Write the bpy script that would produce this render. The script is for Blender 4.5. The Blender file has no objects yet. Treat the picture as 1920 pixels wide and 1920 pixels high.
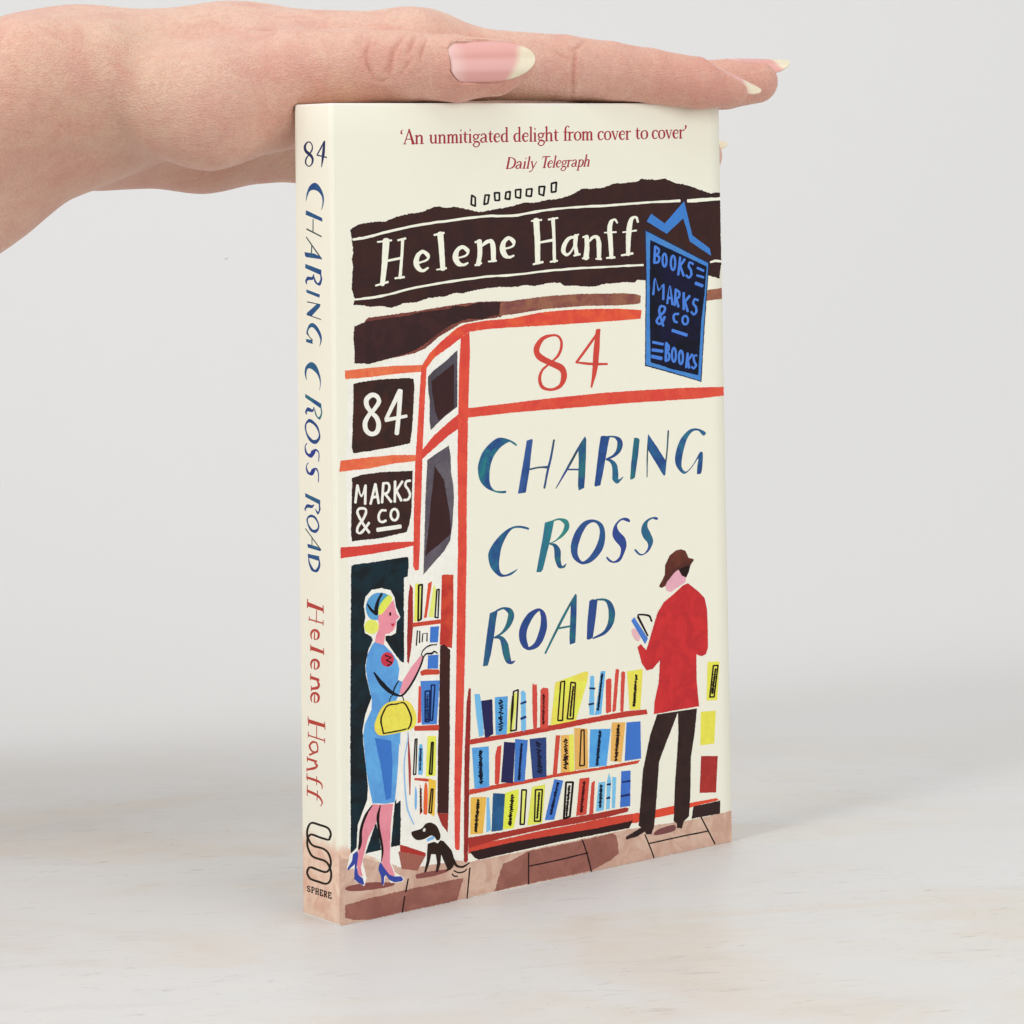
import bpy, bmesh, math, random
import numpy as np
from mathutils import Vector, Matrix
from mathutils.geometry import tessellate_polygon
scene = bpy.context.scene
COLL = scene.collection

# ------------------------------------------------------------------ camera
cam_data = bpy.data.cameras.new("camera")
cam = bpy.data.objects.new("camera", cam_data)
COLL.objects.link(cam)
cam.location = (-0.395014, -0.587387, 0.181937)
cam.rotation_euler = (1.62209000, 0.01622274, -0.68543087)
cam_data.sensor_width = 36.0
cam_data.lens = 5413.159 / 1920 * 36.0
cam_data.shift_x = (960 - 1128.66) / 1920
cam_data.shift_y = (30.687 - 960) / 1920
cam_data.clip_start = 0.01
cam_data.clip_end = 20.0
scene.camera = cam

# ------------------------------------------------------------------ light
world = bpy.data.worlds.new("World")
scene.world = world
world.use_nodes = True
bg = world.node_tree.nodes["Background"]
bg.inputs["Color"].default_value = (0.97, 0.985, 1.0, 1)
bg.inputs["Strength"].default_value = 0.45
scene.view_settings.view_transform = 'Standard'
scene.view_settings.look = 'None'
scene.view_settings.exposure = 0.0
scene.view_settings.gamma = 1.0
scene.view_settings.use_curve_mapping = False

def area(name, loc, target, size, power, color=(1, 1, 1)):
    d = bpy.data.lights.new(name, 'AREA')
    d.shape = 'RECTANGLE'
    d.size, d.size_y = size
    d.energy = power
    d.color = color
    o = bpy.data.objects.new(name, d)
    COLL.objects.link(o)
    o.location = loc
    v = Vector(target) - Vector(loc)
    o.rotation_euler = v.to_track_quat('-Z', 'Y').to_euler()
    return o
YAW = -0.68543087                      # heading of the camera, shared by the sweep
E1 = Vector((math.cos(YAW), math.sin(YAW), 0))       # to the right in the picture
E2 = Vector((-math.sin(YAW), math.cos(YAW), 0))      # away from the camera
CAMP = Vector((-0.395014, -0.587387, 0))
def rel(r, f, z):                      # metres right of / beyond the camera, height
    return CAMP + E1 * r + E2 * f + Vector((0, 0, z))
MID = rel(-0.02, 0.74, 0.12)
area("softbox_top", rel(-0.05, 0.80, 1.30), rel(-0.02, 0.86, 0.0), (1.7, 1.2), 7.8)
area("softbox_key", rel(-0.75, 0.05, 0.95), MID, (0.26, 0.26), 5.2)
area("softbox_left", rel(-1.00, 0.20, 0.45), MID, (0.9, 0.9), 3.0)
area("softbox_fill", rel(0.95, -0.05, 0.55), MID, (0.9, 0.9), 7.4)

# ------------------------------------------------------------------ helpers
def tag(o, label=None, cat=None, kind=None, group=None):
    if label: o["label"] = label
    if cat: o["category"] = cat
    if kind: o["kind"] = kind
    if group: o["group"] = group
    return o
def link(name, me, parent=None):
    o = bpy.data.objects.new(name, me)
    COLL.objects.link(o)
    if parent: o.parent = parent
    return o
def mesh(name, verts, faces, mat=None, smooth=False):
    me = bpy.data.meshes.new(name)
    me.from_pydata([tuple(v) for v in verts], [], [tuple(f) for f in faces])
    me.update()
    if mat: me.materials.append(mat)
    if smooth: me.polygons.foreach_set("use_smooth", [True] * len(me.polygons))
    return me
def srgb(h, k=1.0):
    c = [int(h[i:i + 2], 16) / 255 for i in (1, 3, 5)]
    return tuple(min(.92, ((x + .055) / 1.055) ** 2.4 / k if x > .04045 else x / 12.92 / k) for x in c)
class NT:
    """small wrapper to write node trees briefly"""
    def __init__(self, name):
        self.m = bpy.data.materials.new(name)
        self.m.use_nodes = True
        self.t = self.m.node_tree
        self.b = self.t.nodes["Principled BSDF"]
    def n(self, kind, **kw):
        nd = self.t.nodes.new(kind)
        ins = kw.pop('ins', {})
        for a, v in kw.items(): setattr(nd, a, v)
        for a, v in ins.items():
            if hasattr(v, 'bl_idname') or isinstance(v, bpy.types.NodeSocket): self.t.links.new(v, nd.inputs[a])
            else: nd.inputs[a].default_value = v
        return nd
    def l(self, a, b): self.t.links.new(a, b)
    def noise(self, vec, scale, detail=3, rough=.55, dist=0.0):
        return self.n('ShaderNodeTexNoise', ins={'Vector': vec, 'Scale': scale, 'Detail': detail, 'Roughness': rough, 'Distortion': dist})
    def ramp(self, fac, lo, hi, a=0.0, b=1.0):
        nd = self.n('ShaderNodeMapRange', ins={0: fac, 1: lo, 2: hi, 3: a, 4: b})
        nd.interpolation_type = 'SMOOTHSTEP'
        return nd.outputs[0]
    def mix(self, fac, a, b, blend='MIX'):
        nd = self.t.nodes.new('ShaderNodeMix'); nd.data_type = 'RGBA'; nd.blend_type = blend
        for sock, v in ((nd.inputs[0], fac), (nd.inputs[6], a), (nd.inputs[7], b)):
            if isinstance(v, bpy.types.NodeSocket): self.t.links.new(v, sock)
            else: sock.default_value = v if not isinstance(v, tuple) else (v + (1,))[:4]
        return nd.outputs[2]
    def math(self, op, a, b=0.0):
        nd = self.t.nodes.new('ShaderNodeMath'); nd.operation = op
        for sock, v in ((nd.inputs[0], a), (nd.inputs[1], b)):
            if isinstance(v, bpy.types.NodeSocket): self.t.links.new(v, sock)
            else: sock.default_value = v
        return nd.outputs[0]
    def vmul(self, vec, s):
        nd = self.t.nodes.new('ShaderNodeVectorMath'); nd.operation = 'MULTIPLY'
        self.t.links.new(vec, nd.inputs[0]); nd.inputs[1].default_value = s
        return nd.outputs[0]
    def pos(self):
        return self.n('ShaderNodeTexCoord').outputs['Object']
    def bump(self, height, strength, dist):
        nd = self.n('ShaderNodeBump', ins={'Strength': strength, 'Distance': dist, 'Height': height})
        return nd.outputs[0]

KI = 0.88        # ink reflectance = photographed colour / this
W, H, T = 0.12656, 0.198, 0.01654

# ------------------------------------------------------------------ studio sweep (table running up into the background)
def sweep_material():
    k = NT("white_board"); p = k.pos()
    # object x runs to the right, y runs away from the camera
    sep = k.n('ShaderNodeSeparateXYZ', ins={0: p})
    near = k.ramp(sep.outputs[1], .74, 1.02, 1.0, 0.0)
    base = srgb('#d3d2d0'); warm = srgb('#d0c6b8'); grey = srgb('#aaa6a0'); mark = srgb('#9a8a76')
    big = k.noise(k.vmul(p, (6, 12, 12)), 1.0, 4, .62, 1.5)
    c = k.mix(k.math('MULTIPLY', k.ramp(big.outputs[0], .42, .66), k.math('MULTIPLY', near, .75)), base, warm)
    pale = k.noise(k.vmul(p, (14, 30, 30)), 1.0, 5, .68, 2.2)
    c = k.mix(k.math('MULTIPLY', k.ramp(pale.outputs[0], .50, .72), k.math('MULTIPLY', near, .55)), c, srgb('#d8d5cf'))
    patch = k.noise(k.vmul(p, (9, 16, 16)), 1.0, 3, .6, .8)
    # rubbed scratches: thin broken lines at a few slants
    for ang, sx, sy, lo, hi, amt, colr in ((12, 75, 420, .60, .68, .30, grey), (4, 60, 330, .62, .69, .30, mark), (19, 110, 700, .61, .67, .40, mark), (31, 80, 520, .64, .69, .34, grey), (8, 26, 80, .52, .70, .16, grey), (-24, 120, 620, .65, .70, .36, mark)):
        mp = k.n('ShaderNodeMapping', ins={'Vector': p, 'Rotation': (0, 0, math.radians(-ang)), 'Location': (ang * .37, ang * .11, 0)})
        st = k.noise(k.vmul(mp.outputs[0], (sx, sy, sy)), 1.0, 5, .68, .9)
        m = k.math('MULTIPLY', k.ramp(st.outputs[0], lo, hi), k.ramp(patch.outputs[0], .36, .56))
        c = k.mix(k.math('MULTIPLY', m, k.math('MULTIPLY', near, amt)), c, colr)
    dots = k.n('ShaderNodeTexVoronoi', ins={'Vector': p, 'Scale': 42.0})
    keep = k.math('GREATER_THAN', k.n('ShaderNodeSeparateColor', ins={0: dots.outputs['Color']}).outputs[0], .72)
    c = k.mix(k.math('MULTIPLY', k.math('MULTIPLY', k.ramp(dots.outputs['Distance'], .022, .05, 1, 0), keep), .45), c, srgb('#97917f'))
    far = k.noise(p, 2.2, 3, .5)
    c = k.mix(k.math('MULTIPLY', far.outputs[0], .12), c, srgb('#c9cacd'))
    k.l(c, k.b.inputs['Base Color'])
    k.b.inputs['Roughness'].default_value = .38
    k.b.inputs['Specular IOR Level'].default_value = .25
    k.l(k.bump(pale.outputs[0], .10, .0006), k.b.inputs['Normal'])
    return k.m
def build_sweep():
    Y0 = .90; R = .62
    prof = [(y, 0.0) for y in np.linspace(.12, Y0, 24)]
    prof += [(Y0 + R * math.sin(a), R - R * math.cos(a)) for a in np.linspace(0, math.pi / 2, 28)[1:]]
    prof += [(Y0 + R, z) for z in np.linspace(R, 1.9, 10)[1:]]
    xs = np.linspace(-2.6, 2.6, 36)
    v = [(x, y, z) for (y, z) in prof for x in xs]; n = len(xs)
    f = [(i * n + j, i * n + j + 1, (i + 1) * n + j + 1, (i + 1) * n + j) for i in range(len(prof) - 1) for j in range(n - 1)]
    o = link("backdrop", mesh("backdrop", v, f, sweep_material(), True))
    o.location = (CAMP.x, CAMP.y, 0); o.rotation_euler = (0, 0, YAW)
    tag(o, kind="structure")
    return o
sweep = build_sweep()

# ------------------------------------------------------------------ book
book = bpy.data.objects.new("paperback_book", None)
COLL.objects.link(book)
book.empty_display_size = .05
tag(book, "cream paperback standing upright with a painted bookshop front and blue hand lettering on its cover", "book")

def cover_material():
    k = NT("cover_paper"); p = k.pos()
    sep = k.n('ShaderNodeSeparateXYZ', ins={0: p})
    n1 = k.noise(p, 190, 4, .6, 1.0)
    n2 = k.noise(k.vmul(p, (1, 1, .25)), 420, 3, .6)
    edge = k.math('ADD', sep.outputs[2], k.math('MULTIPLY', k.math('SUBTRACT', n1.outputs[0], .5), .009))
    wash = k.math('MULTIPLY', k.ramp(edge, .0172, .0206, 1.0, 0.0), k.ramp(sep.outputs[0], .009, .0125, 1.0, 0.0))
    cream = k.mix(k.math('MULTIPLY', n2.outputs[0], .25), srgb('#f1eedd'), srgb('#edead6'))
    pav = k.mix(k.ramp(n1.outputs[0], .38, .66), srgb('#e0c5b0', KI), srgb('#d3aa95', KI))
    k.l(k.mix(wash, cream, pav), k.b.inputs['Base Color'])
    k.b.inputs['Roughness'].default_value = .55
    k.b.inputs['Specular IOR Level'].default_value = .14
    fib = k.noise(p, 2600, 2, .5)
    k.l(k.bump(fib.outputs[0], .08, .0001), k.b.inputs['Normal'])
    return k.m
def ink_material():
    k = NT("printed_ink"); p = k.pos()
    a = k.n('ShaderNodeAttribute', attribute_name='ink_a').outputs['Color']
    b = k.n('ShaderNodeAttribute', attribute_name='ink_b').outputs['Color']
    n1 = k.noise(p, 150, 4, .6, 1.2)
    c = k.mix(k.ramp(n1.outputs[0], .36, .64), a, b)
    n2 = k.noise(p, 1300, 3, .65)
    n3 = k.noise(k.vmul(p, (1, 1, .35)), 620, 2, .6)
    lum = k.math('ADD', k.ramp(n2.outputs[0], .25, .75, .97, 1.04), k.ramp(n3.outputs[0], .3, .7, -.025, .025))
    v = k.n('ShaderNodeCombineColor', ins={0: lum, 1: lum, 2: lum}).outputs[0]
    k.l(k.mix(1.0, c, v, 'MULTIPLY'), k.b.inputs['Base Color'])
    k.b.inputs['Roughness'].default_value = .55
    k.b.inputs['Specular IOR Level'].default_value = .14
    return k.m
def page_material():
    k = NT("page_edges"); p = k.pos()
    lines = k.noise(k.vmul(p, (30, 7000, 30)), 1.0, 2, .5)
    k.l(k.mix(k.ramp(lines.outputs[0], .35, .65), srgb('#efe8d6'), srgb('#d9cfb4')), k.b.inputs['Base Color'])
    k.b.inputs['Roughness'].default_value = .8
    return k.m
def core_material():
    k = NT("cover_board_edge"); k.b.inputs['Base Color'].default_value = srgb('#f2ede4') + (1,)
    k.b.inputs['Roughness'].default_value = .8
    return k.m
M_COVER, M_INK, M_PAGE, M_CORE = cover_material(), ink_material(), page_material(), core_material()

def extrude_profile(name, outer, inner, z0, z1, parent, nz=24, mats=(None, None)):
    """sheet of card: outer and inner plan outlines of equal length, raised from z0 to z1"""
    n = len(outer); v = []; f = []; mi = []
    zs = np.linspace(z0, z1, nz)
    zs = np.concatenate([[z0], [z0 + .0004], zs[1:-1], [z1 - .0004], [z1]]); nz = len(zs)
    for iz, z in enumerate(zs):
        worn = .55 if iz in (0, nz - 1) else 0.0        # edges rubbed round
        v += [(x + (xi - x) * worn, y + (yi - y) * worn, z) for (x, y), (xi, yi) in zip(outer, inner)]
        v += [(x, y, z) for x, y in inner]
    for i in range(nz - 1):
        a, b = i * 2 * n, (i + 1) * 2 * n
        for j in range(n - 1):
            f.append((a + j, a + j + 1, b + j + 1, b + j)); mi.append(1 if i in (0, nz - 2) else 0)
            f.append((a + n + j + 1, a + n + j, b + n + j, b + n + j + 1)); mi.append(0)
        f.append((a + n, a, b, b + n)); mi.append(1)
        f.append((a + n - 1, a + 2 * n - 1, b + 2 * n - 1, b + n - 1)); mi.append(1)
    for base, flip in ((0, 0), ((nz - 1) * 2 * n, 1)):
        for j in range(n - 1):
            q = (base + j, base + n + j, base + n + j + 1, base + j + 1)
            f.append(q[::-1] if flip else q); mi.append(1)
    me = mesh(name, v, f)
    for m in mats: me.materials.append(m)
    me.polygons.foreach_set("material_index", mi)
    o = link(name, me, parent)
    bm = bmesh.new(); bm.from_mesh(me); bmesh.ops.recalc_face_normals(bm, faces=bm.faces); bm.to_mesh(me); bm.free()
    me.polygons.foreach_set("use_smooth", [m == 0 for m in mi])
    return o
TH = .00032; RC = .0011
def arc(cx, cy, r, a0, a1, n=7): return [(cx + r * math.cos(a), cy + r * math.sin(a)) for a in np.linspace(math.radians(a0), math.radians(a1), n)]
xs = list(np.linspace(W, RC, 30))
front_out = [(x, 0.0) for x in xs] + arc(RC, RC, RC, 270, 225)[1:]
front_in = [(x, TH) for x in xs] + arc(RC, RC, RC - TH, 270, 225)[1:]
front = extrude_profile("front_cover", front_out, front_in, 0, H, book, mats=(M_COVER, M_CORE))
back_out = [(x, T - y) for x, y in front_out]; back_in = [(x, T - y) for x, y in front_in]
back = extrude_profile("back_cover", back_out, back_in, 0, H, book, mats=(M_COVER, M_CORE))
sp_out = arc(RC, RC, RC, 225, 180) + [(0.0, y) for y in np.linspace(RC, T - RC, 9)[1:-1]] + arc(RC, T - RC, RC, 180, 135)
sp_in = arc(RC, RC, RC - TH, 225, 180) + [(TH, y) for y in np.linspace(RC, T - RC, 9)[1:-1]] + arc(RC, T - RC, RC - TH, 180, 135)
spine = extrude_profile("spine", sp_out, sp_in, 0, H, book, mats=(M_COVER, M_CORE))
def block(name, x0, x1, y0, y1, z0, z1, mat, parent):
    v = [(x, y, z) for z in (z0, z1) for y in (y0, y1) for x in (x0, x1)]
    f = [(0, 2, 3, 1), (4, 5, 7, 6), (0, 1, 5, 4), (2, 6, 7, 3), (0, 4, 6, 2), (1, 3, 7, 5)]
    return link(name, mesh(name, v, f, mat), parent)
block("page_block", TH + .0001, W - .0006, TH + .00004, T - TH - .00004, .0002, H - .0002, M_PAGE, book)

# ---- printed artwork: outlines in hundredths of a millimetre on the face of the cover / spine,
# every shape a hair above the one printed before it
COLORS = """#cdae9a #bf9986 #996459 #8c594f #8c5a4f #87504a #774a49 #2a1c1a #ebe6dc #392626 #402824 #edead6 #1f2020 #80493f #6b3a35 #43292a #7f4a46 #94624c #9a654f #8a5546 #dd6240 #e07a4c #e0744a #d24438 #c83d38 #dc5340 #dd5a36 #da4f3a #d8513c #57505a #4c464f #3f2728 #665f66 #1d2327 #1b3038 #372725 #452a25 #422a27 #cb463b #2c4a82 #2a7c7e #3a5a94 #38525e #31508a #2d6c78 #345a94 #2e6a86 #3f5552 #345a7a #2f5f8c #33718a #2b6b88 #2f6d86 #2b7d84 #2f7c82 #3a8678 #354a86 #2f5a8a #37478c #33508a #35508c #2f6a80 #30627f #344c86 #37488a #38606a #2f7680 #2f7a76 #354c8a #a2343f #2a2f45 #3f7dc8 #4a85c4 #161923 #1c1b38 #4a7ed6 #9a302d #b5342d #c9472f #422724 #9c362d #c54532 #dee04e #dde27a #231a18 #d44c2f #dee272 #4076c8 #4a80cb #162a58 #d5483a #6fb3e0 #15305a #dfe24c #e5ba3a #e0622f #74aee0 #c94b36 #a8443f #9c6052 #a9352d #872c2a #b93b31 #c54531 #c94534 #a2362e #352322 #6fb6e2 #2c2b56 #4f92d2 #5aa6dc #10182c #dce068 #73b8e2 #2a3a70 #cf4b40 #4a1214 #e0d24e #dde04c #62ace0 #cf4b3f #e0d24c #dedc48 #5ba4da #4f94d4 #101a30 #cf4438 #4479c4 #101a3c #33477c #1c2038 #cb4a3a #e2b055 #e0de50 #2c1c14 #dfab5a #3a2416 #55a5de #4c98d8 #12203a #e2ad58 #3f74c7 #e2b346 #7ab8e2 #2f618e #27527c #dce23e #dfe36c #dcdc58 #d6da50 #4377c6 #10183a #cc493b #4a1416 #cb4a3d #74badf #10203a #78bce2 #22305a #3f70c4 #22306a #d9492f #3a2929 #dfdb4a #dfd948 #a83530 #9c302d #5a9dce #4f94c4 #4ba79a #e48f9b #e0879a #dbe04e #dce05c #3a1820 #c02233 #5794d2 #5fa6dc #3c73c2 #c4364a #3a1015 #e392a0 #1c2026 #e1cf48 #e0d84c #2a2014 #df8b99 #d9808f #3b4a9c #8ab8e2 #33241e #e0dcd0 #7ab2e0 #322422 #3a2926 #e0a9b4 #dca0b0 #2c1b19 #6b3b2d #5a3028 #55302a #c83032 #b82c30 #e3b2b8 #4a7ac8 #2f355c #2f5f80 #33484c #2c6a7c #33707c #2e3f88 #b5433a #2a241c""".split()
GROUP_NAMES = [('pavement_illustration', 'f'), ('shop_front_illustration', 'f'), ('shop_sign_lettering', 'f'), ('number_lettering', 'f'), ('author_lettering', 'f'), ('title_lettering', 'f'), ('quote_lettering', 'f'), ('hanging_sign_illustration', 'f'), ('bookshelf_illustration', 'f'), ('woman_illustration', 'f'), ('dog_illustration', 'f'), ('man_illustration', 'f'), ('number_lettering', 's'), ('title_lettering', 's'), ('author_lettering', 's'), ('publisher_emblem', 's'), ('publisher_lettering', 's')]
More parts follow.
